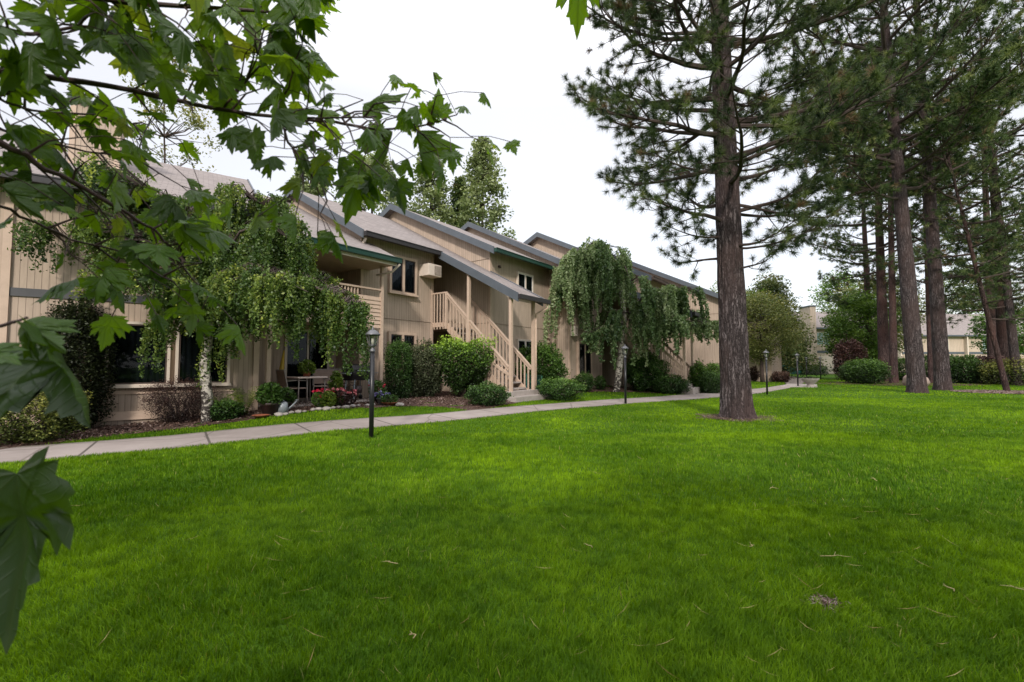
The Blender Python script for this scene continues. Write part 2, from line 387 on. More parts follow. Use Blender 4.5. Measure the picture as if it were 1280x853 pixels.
M['lawn'] = lawn_mat()
def blade_mat():
    m, nt, out = newmat('grass_blades'); tc = nd(nt, 'TexCoord').outputs['Object']
    a = nd(nt, 'Attribute'); a.attribute_name = 'tint'
    c = ramp(nt, [(0, (.034, .088, .004)), (.45, (.115, .230, .006)), (.88, (.225, .375, .014)), (.955, (.26, .37, .03)), (1, (.46, .40, .16))], a.outputs['Fac'])
    n1 = noi(nt, tc, .28, 4, .6); n2 = noi(nt, tc, 1.4, 4, .65)
    c = mixc(nt, c, (.29, .47, .012), ramp(nt, [(.42, (0, 0, 0)), (.60, (.9, .9, .9))], n1))
    c = mixc(nt, c, (.036, .12, .005), ramp(nt, [(.4, (0, 0, 0)), (.7, (.55, .55, .55))], n2))
    n3_ = noi(nt, tc, 7.5, 3, .6); c = mixc(nt, c, (.02, .07, .003), ramp(nt, [(.44, (0, 0, 0)), (.66, (.6, .6, .6))], n3_))
    p = nd(nt, 'BsdfPrincipled'); nt.links.new(c, p.inputs['Base Color']); p.inputs['Roughness'].default_value = .55; p.inputs['Specular IOR Level'].default_value = .12
    t = nd(nt, 'BsdfTranslucent'); nt.links.new(mixc(nt, c, (1., 1., .25), 1., 'MULTIPLY'), t.inputs[0])
    mx = nd(nt, 'MixShader'); mx.inputs[0].default_value = .4
    nt.links.new(p.outputs[0], mx.inputs[1]); nt.links.new(t.outputs[0], mx.inputs[2]); nt.links.new(mx.outputs[0], out.inputs[0]); return m
M['blade'] = blade_mat()
def path_mat():
    m, nt, out = newmat('path_concrete'); tc = nd(nt, 'TexCoord').outputs['Object']; uv = nd(nt, 'UVMap').outputs[0]
    sx = nd(nt, 'SeparateXYZ'); nt.links.new(uv, sx.inputs[0])
    fr = mth(nt, 'ABSOLUTE', mth(nt, 'SUBTRACT', mth(nt, 'FRACT', mth(nt, 'DIVIDE', sx.outputs[0], 1.55)), .5))
    j = ramp(nt, [(.484, (0, 0, 0)), (.493, (1, 1, 1))], fr)
    n = noi(nt, tc, .9, 6, .7); n2 = noi(nt, tc, 40, 4)
    sl = nd(nt, 'TexWhiteNoise'); sl.noise_dimensions = '1D'; nt.links.new(mth(nt, 'FLOOR', mth(nt, 'ADD', mth(nt, 'DIVIDE', sx.outputs[0], 1.55), .0)), sl.inputs['W'])
    c = ramp(nt, [(.25, (.20, .17, .155)), (.5, (.32, .275, .255)), (.75, (.41, .355, .33))], n)
    c = mixc(nt, c, (.25, .21, .19), mth(nt, 'MULTIPLY', sl.outputs[0], .35)); c = mixc(nt, c, (.2, .17, .15), mth(nt, 'MULTIPLY', n2, .3))
    ed = mth(nt, 'ABSOLUTE', mth(nt, 'SUBTRACT', sx.outputs[1], .7)); c = mixc(nt, c, (.13, .12, .085), ramp(nt, [(.58, (0, 0, 0)), (.70, (.7, .7, .7))], mth(nt, 'ADD', ed, mth(nt, 'MULTIPLY', n, .09))))
    ck = nd(nt, 'TexVoronoi'); ck.feature = 'DISTANCE_TO_EDGE'; ck.inputs['Scale'].default_value = .55; nt.links.new(tc, ck.inputs['Vector'])
    c = mixc(nt, c, (.09, .075, .06), ramp(nt, [(.0, (.6, .6, .6)), (.012, (0, 0, 0))], ck.outputs['Distance']))
    c = mixc(nt, c, (.05, .045, .035), mth(nt, 'MULTIPLY', j, .8))
    finish(nt, out, c, .85, mth(nt, 'SUBTRACT', mth(nt, 'MULTIPLY', n2, .3), j), .5, .01, 0, .2); return m
M['path'] = path_mat()
def mulch_mat():
    m, nt, out = newmat('bark_mulch'); tc = nd(nt, 'TexCoord').outputs['Object']
    v = nd(nt, 'TexVoronoi'); v.inputs['Scale'].default_value = 22; nt.links.new(mapv(nt, tc, (1, 1.8, 1)), v.inputs['Vector'])
    n = noi(nt, tc, 1.1, 5); c = mixc(nt, ramp(nt, [(0, (.05, .028, .022)), (.5, (.12, .07, .055)), (1, (.26, .18, .15))], v.outputs['Color']), (.05, .035, .028), mth(nt, 'MULTIPLY', n, .8))
    finish(nt, out, c, .95, v.outputs['Distance'], .8, .03, 0, .1); return m
M['mulch'] = mulch_mat()
M['straw'] = leaf_mat('straw_needles', G((0, (.16, .10, .035)), (1, (.42, .33, .15))), .0, .8, .1)
M['chip'] = leaf_mat('mulch_chips', G((0, (.04, .022, .018)), (.6, (.13, .08, .062)), (1, (.36, .28, .25))), .0, .9, .1)

# ------------------------------------------------------------------ ground
def resample(P, n):
    P = np.array([(p[0], p[1]) for p in P], float); d = np.r_[0, np.cumsum(np.hypot(*np.diff(P, axis=0).T))]
    # smooth (Catmull-like) via dense cubic interpolation by chord
    k = np.linspace(0, d[-1], n); X = np.interp(k, d, P[:, 0]); Y = np.interp(k, d, P[:, 1])
    for _ in range(max(2, n // 14)):
        X[1:-1] = (X[:-2] + 2 * X[1:-1] + X[2:]) / 4; Y[1:-1] = (Y[:-2] + 2 * Y[1:-1] + Y[2:]) / 4
    return np.stack([X, Y], 1)
near_px = [(-60,587),(0,580),(120,571),(290,553),(464,536),(600,524),(700,511),(800,504),(900,497),(960,491),(1000,482.5)]
far_px = [(-60,566),(0,562),(140,550),(300,535),(440,527),(560,517),(640,508),(740,501),(860,493),(940,487),(985,481)]
near = resample([(-17, .6), (-12, 3.0)] + [gpt(*p) for p in near_px] + [(24, 37), (28.5, 46), (30, 60)], 90)
far = resample([(-17.6, 1.9), (-12.8, 4.3)] + [gpt(*p) for p in far_px] + [(21.5, 36.5), (26.4, 46), (27.6, 60)], 90)
def strip(name, A, B, dz, mat, nv=6, skirt=0, rough=0):
    n = len(A); mb_v = []; uv = []; k = np.r_[0, np.cumsum(np.hypot(*np.diff(A, axis=0).T))]
    rows = [(j / nv, dz) for j in range(nv + 1)]
    if skirt: rows = [(0, dz - skirt)] + rows + [(1, dz - skirt)]
    for i in range(n):
        for w, z in rows:
            x, y = A[i] * (1 - w) + B[i] * w
            h = rough * noise.noise(Vector((x * 3, y * 3, 0))) if rough else 0
            mb_v.append((x, y, float(gh(x, y)) + z + h)); uv.append((k[i], w * 1.4))
    m_ = len(rows); f = [(i*m_+j, (i+1)*m_+j, (i+1)*m_+j+1, i*m_+j+1) for i in range(n-1) for j in range(m_-1)]
    me = bpy.data.meshes.new(name); me.from_pydata(mb_v, [], f); ul = me.uv_layers.new(name='UVMap')
    ul.data.foreach_set('uv', np.array([uv[v] for q in f for v in q], np.float32).ravel()); me.materials.append(mat)
    o = link(name, me); return tag(o, kind='structure')
# lawn: one sheet, fine near the house, reaching the horizon
xs = np.r_[-600, -300, -120, -60, np.linspace(-30, 60, 150), 90, 160, 350, 700]
ys = np.r_[-200, -60, -20, np.linspace(-5, 60, 110), 80, 120, 250, 500, 1200]
GX, GY = np.meshgrid(xs, ys, indexing='ij'); GZ = gh(GX, GY)
Vg = np.stack([GX, GY, GZ], -1).reshape(-1, 3); ny = len(ys)
Fg = [(i*ny+j, (i+1)*ny+j, (i+1)*ny+j+1, i*ny+j+1) for i in range(len(xs)-1) for j in range(ny-1)]
lawn = tag(mesh_np('lawn', Vg, Fg, M['lawn'], smooth=True), kind='structure')
path = strip('footpath', near, far, .012, M['path'], 6, .03)
bedpx = [(-60,574),(20,562),(110,549),(180,541),(255,533),(300,528),(345,519),(430,512),(500,508),(560,509),(594,515)]
bedA = resample([(-16.5, 3.2), (-12.6, 5.0)] + [gpt(*p) for p in bedpx], 60)
bedB = resample([W(-20,-9), W(-17,-7.5), W(-11,-4.5), W(-8,-3.2), W(-4,-3.2), W(0,-3), W(.6,-.5), W(.4, 2.0)], 60)
strip('planting_bed', bedA, bedB, .010, M['mulch'], 16, 0, .03)
bed2A = resample([W(.0,2.5), W(1.2,2.5), W(2.2,2.3), W(3.4,1.9), W(5,2.2), W(6.3,3.4), W(7.0,4.9), W(7.4, 5.6)], 40)
bed2B = resample([W(0,-.3), W(2,-.3), W(4,-.3), W(5,.6), W(6,.6), W(7,.6), W(8.5,1.5), W(8.6,4.5)], 40)
strip('planting_bed', bed2A, bed2B, .010, M['mulch'], 10, 0, .03)
bed3 = strip('planting_bed', resample([W(9.2,5.6), W(12,6.2), W(14,6.9)], 20), resample([W(9,3), W(12,3), W(14,3.5)], 20), .010, M['mulch'], 6, 0, .03)
# hedge bed at the right
strip('planting_bed', resample([(20,28.5),(23,26.6),(27,27.0),(33,29),(45,32)], 30), resample([(20,31),(26,34),(32,36),(38,38),(50,42)], 30), .010, M['mulch'], 6, 0, .03)

def inpoly(x, y, P):
    c = np.zeros(len(x), bool); j = len(P) - 1
    for i in range(len(P)):
        xi, yi = P[i]; xj, yj = P[j]
        k = ((yi > y) != (yj > y)) & (x < (xj - xi) * (y - yi) / (yj - yi + 1e-12) + xi)
        c ^= k; j = i
    return c
nograss = [np.r_[near, far[::-1]], np.r_[bedA, bedB[::-1]], np.r_[bed2A, bed2B[::-1]]]
trunks = [(gpt(921, 523), .42), (gpt(1147, 491), .5), (gpt(1178, 488), .45), (gpt(1259, 490), .3)]
def grass(n, y0, y1, h0, h1, w, power=1.0, bend=.5):
    y = y0 + (y1 - y0) * rng.random(n) ** power
    half = y * 1.18 + .8
    x = (rng.random(n) * 2 - 1) * half
    keep = np.ones(n, bool)
    for P in nograss: keep &= ~inpoly(x, y, P)
    s = (x - B0[0]) * U2[0] + (y - B0[1]) * U2[1]; t = (x - B0[0]) * N2[0] + (y - B0[1]) * N2[1]
    keep &= ~((t < .3) & (s > -9)) & ~((t < -1.2))
    for (c, r) in trunks: keep &= (x - c.x) ** 2 + (y - c.y) ** 2 > (r * (.9 + .25 * rng.random(n))) ** 2
    # thin the sward where the turf is worn
    clump = np.sin(x * 5.1 + np.sin(y * 3.3) * 2) * np.sin(y * 4.7 + np.sin(x * 2.9) * 2)
    keep &= rng.random(n) < .8 + .2 * clump
    worn = gpt(1032, 757); dw = (x - worn.x) ** 2 * 1.0 + (y - worn.y) ** 2 * 2
    keep &= dw > .035 ** 2 * (1 + rng.random(n) * 1.6)
    x, y = x[keep], y[keep]; n = len(x); z = gh(x, y)
    lump = .5 + .5 * np.sin(x * 2.3 + 1.7 * np.sin(y * 1.9)) * np.sin(y * 2.7 + 1.3 * np.sin(x * 1.7))
    lump2 = .5 + .5 * np.sin(x * 9.3 + 2.1 * np.sin(y * 7.9)) * np.sin(y * 8.7 + 1.9 * np.sin(x * 6.7))
    h = (h0 + (h1 - h0) * rng.random(n)) * (.55 + .45 * lump + .4 * lump2)
    a = rng.random(n) * 2 * PI
    flow = 1.2 * np.sin(x * 1.1 + y * .6) + 1.0 * np.sin(y * 1.7 - x * .5)
    a = np.where(rng.random(n) < .3, flow + rng.normal(0, .7, n), a)
    b = h * bend * (.3 + 1.0 * rng.random(n)); pa = a + PI / 2 + rng.normal(0, .5, n)
    ww = w * (.6 + .8 * rng.random(n)) * .5
    dx, dy = np.cos(a), np.sin(a); wx, wy = np.cos(pa) * ww, np.sin(pa) * ww
    V = np.empty((n, 5, 3), np.float32)
    V[:, 0] = np.stack([x - wx, y - wy, z - .004], 1); V[:, 1] = np.stack([x + wx, y + wy, z - .004], 1)
    mx, my, mz = x + dx * b * .4, y + dy * b * .4, z + h * .6
    V[:, 2] = np.stack([mx + wx * .8, my + wy * .8, mz], 1); V[:, 3] = np.stack([mx - wx * .8, my - wy * .8, mz], 1)
    V[:, 4] = np.stack([x + dx * b, y + dy * b, z + h * .95], 1)
    tint = np.clip(rng.normal(.45, .2, n), 0, .93); dry = rng.random(n) < .012; tint[dry] = 1
    return V, tint
parts = [grass(300000, 1.35, 4.2, .022, .056, .0040, .9, .75), grass(260000, 4.0, 8.5, .032, .058, .0062, .95),
         grass(200000, 8.2, 17, .030, .052, .012, .95), grass(130000, 16.5, 40, .03, .05, .028, .9)]
V = np.concatenate([p[0] for p in parts]); tint = np.concatenate([p[1] for p in parts]); n = len(V)
base = (np.arange(n) * 5)[:, None]
me = bpy.data.meshes.new('grass'); me.vertices.add(n * 5); me.vertices.foreach_set('co', V.ravel())
li = np.concatenate([base + np.array([0, 1, 2, 3]), base + np.array([3, 2, 4])], 1).astype(np.int32)
me.loops.add(n * 7); me.loops.foreach_set('vertex_index', li.ravel())
ls = (np.arange(n) * 7)[:, None] + np.array([0, 4]); me.polygons.add(n * 2); me.polygons.foreach_set('loop_start', ls.ravel().astype(np.int32))
me.update(calc_edges=True); at_ = me.attributes.new('tint', 'FLOAT', 'POINT'); at_.data.foreach_set('value', np.repeat(tint, 5).astype(np.float32))
me.materials.append(M['blade']); tag(link('grass', me), 'short bright green grass blades covering the lawn', 'grass', kind='stuff')

# ------------------------------------------------------------------ the apartment building (local frame: x = s along the facade, y = -t, z up)
RZ = math.atan2(U2[1], U2[0])
bld = thing('apartment_building', (B0[0], B0[1], 0), RZ, 'long two storey tan apartment building with stepped shingle roofs and outside stairs', 'building')
def T(t): return -t
def block_walls(s0, s1, tf, zf, tr, zr, tb, zb, M_=None, mat=None):
    mb = MB(); mb.prism([(T(tf), 0), (T(tf), zf), (T(tr), zr), (T(tb), zb), (T(tb), 0)], s0, s1)
    return mb.build('wall', mat or M['siding'], bld, M_)
def roof(s0, s1, te, ze, tr, zr, tb, zb, th=.16, left=True, right=False, gut='gutter', gs=None, M_=None, fw=.235, backf=True):
    """two slopes as a thick slab, barge boards on the gable ends, gutter along the front eave"""
    mb = MB(); mb.prism([(T(te), ze), (T(tr), zr), (T(tb), zb), (T(tb), zb - th), (T(tr), zr - th), (T(te), ze - th)], s0, s1)
    r = mb.build('roof', M['shingle'], bld, M_)
    sl = (zr - ze) / (te - tr)
    for on, sx in ((left, s0 - .045), (right, s1 + .003)):
        if on:
            f = MB(); d = fw
            f.prism([(T(te), ze + .03), (T(tr), zr + .03), (T(tb), zb + .03), (T(tb), zb - d), (T(tr), zr - d), (T(te), ze - d)], sx, sx + .042)
            f.build('fascia', M['fascia'], r)
    if gut:
        g0, g1 = gs or (s0 - .03, s1)
        g = MB(); y = T(te + .065)
        g.box((g0, y - .06, ze - .17), (g1, y + .055, ze - .155)); g.box((g0, y - .062, ze - .155), (g1, y - .05, ze - .03))
        g.box((g0, y - .08, ze - .045), (g1, y - .05, ze - .02)); g.box((g0, y + .043, ze - .155), (g1, y + .055, ze - .04))
        g.box((g0 - .004, y - .062, ze - .168), (g0 + .004, y + .055, ze - .03)); g.box((g1 - .004, y - .062, ze - .168), (g1 + .004, y + .055, ze - .03))
        g.build('gutter', M[gut], r)
    return r
def gable(*a): return a
# block dimensions: s0, s1, front wall t, wall top z, ridge t, ridge z
SL = .5
def block(s0, s1, tw, te, ze, tr, zr, ov=.3, gut='gutter', right=False, M_=None, gs=None, left=True, s1r=None):
    sl = (zr - ze) / (te - tr); off = .17
    tb = tr - (te - tr) * .8; zb = zr - (te - tr) * .8 * sl
    block_walls(s0, s1, tw, ze + (te - tw) * sl - off, tr, zr - off, tb + .3, zb + .3 * sl - off, M_)
    return roof(s0 - ov, s1r if s1r is not None else s1, te, ze, tr, zr, tb, zb, gut=gut, right=right, M_=M_, gs=gs, left=left)
A_t = -1.65
block(-4.4, -1.3, A_t, -1.22, 5.38, -5.6, 7.72, .22, 'gutterdark', s1r=.0, gs=(-4.62, -1.38))   # A
block(0, 4.62, 0, .45, 5.5, -5.35, 8.3, .3)                                             # B
block(4.2, 7.4, 1.0, 1.42, 5.45, -4.6, 8.45, .22, s1r=8.7)                               # C
block(8.7, 13.2, 2.75, 3.2, 5.5, -3.3, 8.72, .35, 'brown')                               # D
block(13.3, 14.3, 5.7, 6.05, 4.6, -2.0, 8.6, .3, 'brown')                                  # E
block(24.5, 31, 6.3, 6.7, 4.6, 0.0, 7.6, .3)                                              # F
# trim boards
def trimbox(a, b, mat='trim', name='trim_board', M_=None, parent=None): return MB().box(a, b).build(name, M[mat], parent or bld, M_)
def stp(s, t, z): return (s, -t, z)
for s, t in ((0, 0), (4.62, 0), (4.2, 1.0), (7.4, 1.0), (-4.4, A_t), (-1.3, A_t), (8.7, 2.75), (13.3, 5.7)):
    trimbox((s - .012 if s in (0, 4.2, 8.7, 13.3, -4.4) else s - .09, -t - .02, .1), ((s + .09) if s in (0, 4.2, 8.7, 13.3, -4.4) else s + .012, -t + .05, 5.25 if s != 13.3 else 4.5))
def band(s0, s1, t, z, d=.012, M_=None):
    mb = MB().box((s0, -t - d, z), (s1, -t - .001, z + .012)); return mb.build('siding_joint', M['jointbrown'], bld, M_)
band(-4.3, -1.4, A_t, 2.80); band(.1, 4.5, 0, 2.80); band(4.3, 7.3, 1.0, 2.80); band(8.8, 13.1, 2.75, 2.8)
# joint boards on the gable sides
for s, t0, t1, z in ((0, -2.1, 0, 5.2), (13.3, 2.9, 5.7, 4.0), (0, -2.9, 0, 2.8)):
    MB().box((s - .012, -t1 + .03, z), (s - .001, -t0, z + .02)).build('siding_joint', M['jointbrown'], bld)
# recessed stair bays: back wall, landing, door
def bay(s0, s1, tw, zb=2.8):
    MB().box((s0 - .1, -(tw - .25), .0), (s1 + .1, -tw, 5.9)).build('wall', M['siding'], bld)
    MB().box((s0 + .003, -tw, zb - .22), (s1 - .003, -(tw + 1.2), zb)).build('landing', M['trim'], bld)
    d = MB().box((s0 + .12, -tw - .03, zb + .004), (s0 + 1.0, -tw - .001, zb + 2.04)).build('door', M['door'], bld)
    MB().tube([(s0 + .9, -tw - .035, zb + 1), (s0 + .9, -tw - .08, zb + 1), (s0 + .82, -tw - .085, zb + 1)], .014, 8).build('handle', M['lamptop'], d)
    d = MB().box((s0 + .12, -tw - .03, .2), (s0 + 1.0, -tw - .001, 2.2)).build('door', M['door'], bld)
    MB().tube([(s0 + .9, -tw - .035, 1.2), (s0 + .9, -tw - .08, 1.2), (s0 + .82, -tw - .085, 1.2)], .014, 8).build('handle', M['lamptop'], d)
bay(-1.3, 0, -2.9); bay(7.4, 8.7, -.2)

# windows ----------------------------------------------------------------
def curtain_mesh(x0, x1, z0, z1, y, mat, parent, amp=.022, pitch=.11):
    n = max(8, int((x1 - x0) / .02)); V = []; 
    for i in range(n + 1):
        x = x0 + (x1 - x0) * i / n; yy = y + amp * math.sin(2 * PI * x / pitch + .8 * math.sin(x * 7))
        V += [(x, yy, z0), (x, yy, z1)]
    f = [(2*i, 2*i+2, 2*i+3, 2*i+1) for i in range(n)]
    return mesh_np('curtain', V, f, mat, parent, smooth=True)
def window(s0, s1, z0, z1, t, cols=1, fr=.05, M_=None, frame='trim', sill=True, curt='curtain', side=False, open_=0, casing=.09, deep=.10):
    """frame stands proud of the wall; behind each pane a curtain and a near-black sheet painted as the unlit room"""
    y = -t
    mb = MB(); c = casing
    mb.box((s0 - c, y - deep, z1), (s1 + c, y - .002, z1 + c)); mb.box((s0 - c, y - deep, z0 - c), (s1 + c, y - .002, z0))
    mb.box((s0 - c, y - deep, z0), (s0, y - .002, z1)); mb.box((s1, y - deep, z0), (s1 + c, y - .002, z1))
    w = (s1 - s0 - (cols - 1) * c) / cols
    for i in range(1, cols):
        x = s0 + i * w + (i - 1) * c; mb.box((x, y - deep + .003, z0), (x + c, y - .002, z1))
    o = mb.build('window', M[frame], bld, M_)
    if sill: MB().box((s0 - c - .03, y - deep - .05, z0 - c - .02), (s1 + c + .03, y - deep - .001, z0 - c + .035)).build('sill', M[frame], o)
    for i in range(cols):
        x = s0 + i * (w + c)
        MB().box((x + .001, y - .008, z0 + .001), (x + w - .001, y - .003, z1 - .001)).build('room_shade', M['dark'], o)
        f = MB(); q = .03
        f.box((x, y - deep + .02, z0), (x + q, y - deep + .05, z1)); f.box((x + w - q, y - deep + .02, z0), (x + w, y - deep + .05, z1))
        f.box((x + q, y - deep + .02, z0), (x + w - q, y - deep + .05, z0 + q)); f.box((x + q, y - deep + .02, z1 - q), (x + w - q, y - deep + .05, z1))
        f.build('sash', M['alu'] if side else M['brown'], o)
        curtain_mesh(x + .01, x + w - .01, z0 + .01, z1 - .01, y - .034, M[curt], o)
        MB().box((x + q, y - deep + .032, z0 + q), (x + w - q, y - deep + .038, z1 - q)).build('pane', M['glass'], o)
    return o
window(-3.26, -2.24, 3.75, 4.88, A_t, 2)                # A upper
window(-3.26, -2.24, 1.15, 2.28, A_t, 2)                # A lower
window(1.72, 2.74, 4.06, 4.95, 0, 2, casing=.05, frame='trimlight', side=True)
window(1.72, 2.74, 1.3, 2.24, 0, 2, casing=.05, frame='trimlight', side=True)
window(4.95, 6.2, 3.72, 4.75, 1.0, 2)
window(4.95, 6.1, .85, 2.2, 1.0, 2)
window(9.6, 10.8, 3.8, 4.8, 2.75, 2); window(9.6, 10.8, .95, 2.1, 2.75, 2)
# wall air conditioners
def aircon(s, z, t, w=.62, h=.42, d=.5, metal='trimlight'):
    o = MB().box((s, -t - d, z), (s + w, -t - .002, z + h)).build('air_conditioner', M[metal], bld, bevel=.012)
    g = MB().box((s + w * .45, -t - d - .012, z + .05), (s + w - .05, -t - d - .001, z + h - .05))
    g.build('grille_back', M['brown'], o)
    sl = MB()
    for k in range(9): sl.box((s + w * .45, -t - d - .02, z + .06 + k * (h - .12) / 8.5), (s + w - .05, -t - d - .0125, z + .075 + k * (h - .12) / 8.5))
    sl.build('grille', M['trimlight'], o); return o
aircon(-1.98, 4.42, A_t); aircon(-2.0, 1.62, A_t, .55, .42, .12, 'trim')
aircon(4.28, 2.5, 1.0, .3, .42, .22, 'trimlight')
# small fittings: vents, dryer hoods, hose bib
for s, z in ((3.78, 2.42), (3.98, 2.42), (3.78, 2.22), (3.98, 2.22)):
    MB().prism([(0, z), (-.10, z), (-.02, z + .14), (0, z + .14)], s, s + .13).build('vent_hood', M['trim'], bld)
MB().tube([(.52, -.0, 5.0), (.52, -.07, 5.0), (.52, -.08, 4.94)], .045, 10).build('vent_pipe', M['brown'], bld)
# downspouts
def downspout(pts, name='downspout', mat='trim', r=.035):
    return MB().tube(pts, r, 8).build(name, M[mat], bld)
downspout([(4.55, -.5, 5.35), (4.55, -.35, 5.2), (4.5, -.05, 5.0), (4.5, -.05, .2)], mat='trimlight')
downspout([(-4.5, 1.28, 5.2), (-4.45, 1.5, 5.02), (-4.43, 1.6, 4.9)], mat='trimlight', r=.045)

# stairs -------------------------------------------------------------------
def staircase(s0, s1, t1, zb=.3, ztop=2.8, ttop=None, roofright=.25, screen=True):
    """flight runs up and away from the path between two post-carried hand rails"""
    ttop = t1 - 2.87; wt = t1 - 3.57
    n = 12; run = (t1 - .25 - ttop) / n; rise = (ztop - zb) / (n + 1)
    a = MB()
    for s in (s0 + .03, s1 - .07):
        a.prism([(-(t1 - .2), zb - .1), (-(t1 - .2), zb + .12), (-ttop, ztop + .0), (-ttop, ztop - .3), (-(t1 - .6), zb - .1)], s, s + .04)
    st = a.build('staircase', M['trim'], bld)
    for i in range(n):
        y = -(t1 - .25 - run * i); z = zb + rise * (i + 1)
        MB().box((s0 + .075, y - .02, z - .045), (s1 - .075, y + run, z)).build('step', M['concrete'], st)
    ang = (ztop - zb) / (t1 - .25 - ttop)
    def zr(t): return zb + .12 + (t1 - .2 - t) * ang
    for s in (s0, s1 - .02):
        r = MB(); p = (s + .01, -(t1 - .08), zr(t1 - .08) + .82); q = (s + .01, -ttop, zr(ttop) + .82)
        r.beam(p, q, .05, .11); r.beam((p[0], p[1], p[2] + .065), (q[0], q[1], q[2] + .065), .11, .03)
        r.build('handrail', M['trim'], st)
        k = 0; t = t1 - .2
        while t > ttop + .05:
            MB().box((s - .012, -t - .02, zr(t) - .42), (s + .03, -t + .02, zr(t) + .78)).build('baluster', M['trim'], st); t -= .155
    # landing rail along the front edge
    r = MB(); 
    MB().box((s0 + .003, -ttop, ztop - .16), (s1 - .003, -(ttop - .95), ztop - .001)).build('landing', M['trim'], st)
    MB().box((s0 - .04, -(ttop + .03), ztop + 1.04), (s0 + .05, -(wt + .01), ztop + 1.09)).build('handrail', M['trim'], st)
    MB().box((s0 - .045, -(ttop + .045), ztop - .25), (s0 + .045, -(ttop - .045), ztop + 1.04)).build('post', M['trim'], st)
    for k in range(4): MB().box((s0 - .03, -(ttop - .14 - k * .15) - .02, ztop - .25), (s0 + .0, -(ttop - .14 - k * .15) + .02, ztop + 1.04)).build('baluster', M['trim'], st)
    # posts that carry the little roof
    slope = .53
    def zroof(t): return 5.38 - slope * (t + 1.22) + (t1 - 1.95) * slope - .18
    for s, t in ((s0, t1), (s1, t1), (s0, .15 + t1 - 1.95)):
        MB().box((s - .05, -t - .05, (.25 if t > 0 + t1 - 2.1 else .1)), (s + .05, -t + .05, zroof(t))).build('post', M['trim'], st)
    if screen:   # picket screen that closes the low end under the flight
        r = MB(); r.beam((s0 - .03, -(t1 - .05), .95), (s0 - .03, -(t1 - 1.25), 1.62), .04, .09); r.build('screen_rail', M['trim'], st)
        for k in range(8):
            t = t1 - .14 - k * .15; MB().box((s0 - .045, -t - .02, .14), (s0 - .018, -t + .02, .95 + (t1 - t) * .56)).build('screen_picket', M['trim'], st)
    # concrete foot: two wide steps
    MB().box((s0 - .12, -(t1 - .35), .0), (s1 + .3, -(t1 + .12), .42)).build('concrete_step', M['concrete'], st, bevel=.01)
    MB().box((s0 - .3, -(t1 - .1), .0), (s1 + .62, -(t1 + .42), .27)).build('concrete_step', M['concrete'], st, bevel=.01)
    return st
staircase(-1.3, 0, 1.92)
# roof over the first stair: same plane as roof A
def stair_roof(s0, s1, t0, z0, t1, z1, cut=None):
    r = MB().prism([(T(t1), z1), (T(t0), z0), (T(t0), z0 - .13), (T(t1), z1 - .13)], s0, s1).build('roof', M['shingle'], bld)
    for sx in (s0 - .045, s1 + .003):
        MB().prism([(T(t1), z1 + .03), (T(t0), z0 + .03), (T(t0), z0 - .26), (T(t1), z1 - .26)], sx, sx + .042).build('fascia', M['fascia'], r)
    y = T(t1 + .06); g = MB(); g.box((s0 - .05, y - .06, z1 - .16), (s1 + .05, y + .05, z1 - .145)).box((s0 - .05, y - .062, z1 - .145), (s1 + .05, y - .05, z1 - .02)).box((s1 + .042, y - .06, z1 - .15), (s1 + .05, y + .05, z1 - .02)).box((s0 - .05, y - .06, z1 - .15), (s0 - .042, y + .05, z1 - .02))
    g.build('gutter', M['gutterdark'], r)
    return r
stair_roof(-1.4, 0, -1.24, 5.39, 2.3, 3.51)
r_ = MB().prism([(T(2.3), 3.51), (T(.02), 4.72), (T(.02), 4.59), (T(2.3), 3.38)], .0, .28).build('roof', M['shingle'], bld)
MB().box((.0, -2.42, 3.35), (.34, -2.30, 3.49)).build('gutter', M['gutterdark'], r_)
downspout([(.25, -2.36, 3.36), (.25, -2.34, 3.2), (.06, -1.99, 3.02), (.06, -1.99, 2.9)], mat='trim')
downspout([(.075, -1.98, 2.95), (.075, -1.98, .5)], mat='trim', r=.03)
staircase(7.4, 8.7, 4.9)
stair_roof(7.3, 8.98, .9, 5.45, 5.3, 3.55)
downspout([(9.0, -5.36, 3.4), (9.0, -5.3, 3.2), (8.78, -4.97, 3.02), (8.78, -4.97, 2.8)], mat='brown')

# patio bay with balcony between block A and the left wing -------------------
PT = -2.9
MB().box((-8.6, -(PT - .2), 0), (-7.2, -PT, 4.6)).build('wall', M['siding'], bld)
block_walls(-7.2, -4.41, PT, 5.6, -6.0, 7.1, -8.7, 5.7)
# lower roof P over the balcony
roof(-7.35, -4.42, -.3, 4.50, -6.0, 7.3, -9.0, 5.8, gut=None, left=True)
g = MB(); y = .3 - .06
g.box((-7.6, y - .06, 4.33), (-4.0, y + .05, 4.345)).box((-7.6, y - .062, 4.345), (-4.0, y - .05, 4.47)).box((-7.6, y - .08, 4.455), (-4.0, y - .05, 4.48)).box((-4.008, y - .06, 4.34), (-4.0, y + .05, 4.47))
g.build('gutter', M['gutter'], bld)
MB().prism([(T(-.3), 4.50), (T(-1.62), 5.15), (T(-1.62), 4.99), (T(-.3), 4.34)], -4.42, -4.05).build('roof', M['shingle'], bld)
MB().box((-7.5, .36, 4.28), (-4.08, 2.9, 4.31)).build('soffit', M['soffit'], bld)
MB().box((-7.5, .34, 4.25), (-4.06, .37, 4.36)).build('fascia', M['trimlight'], bld)
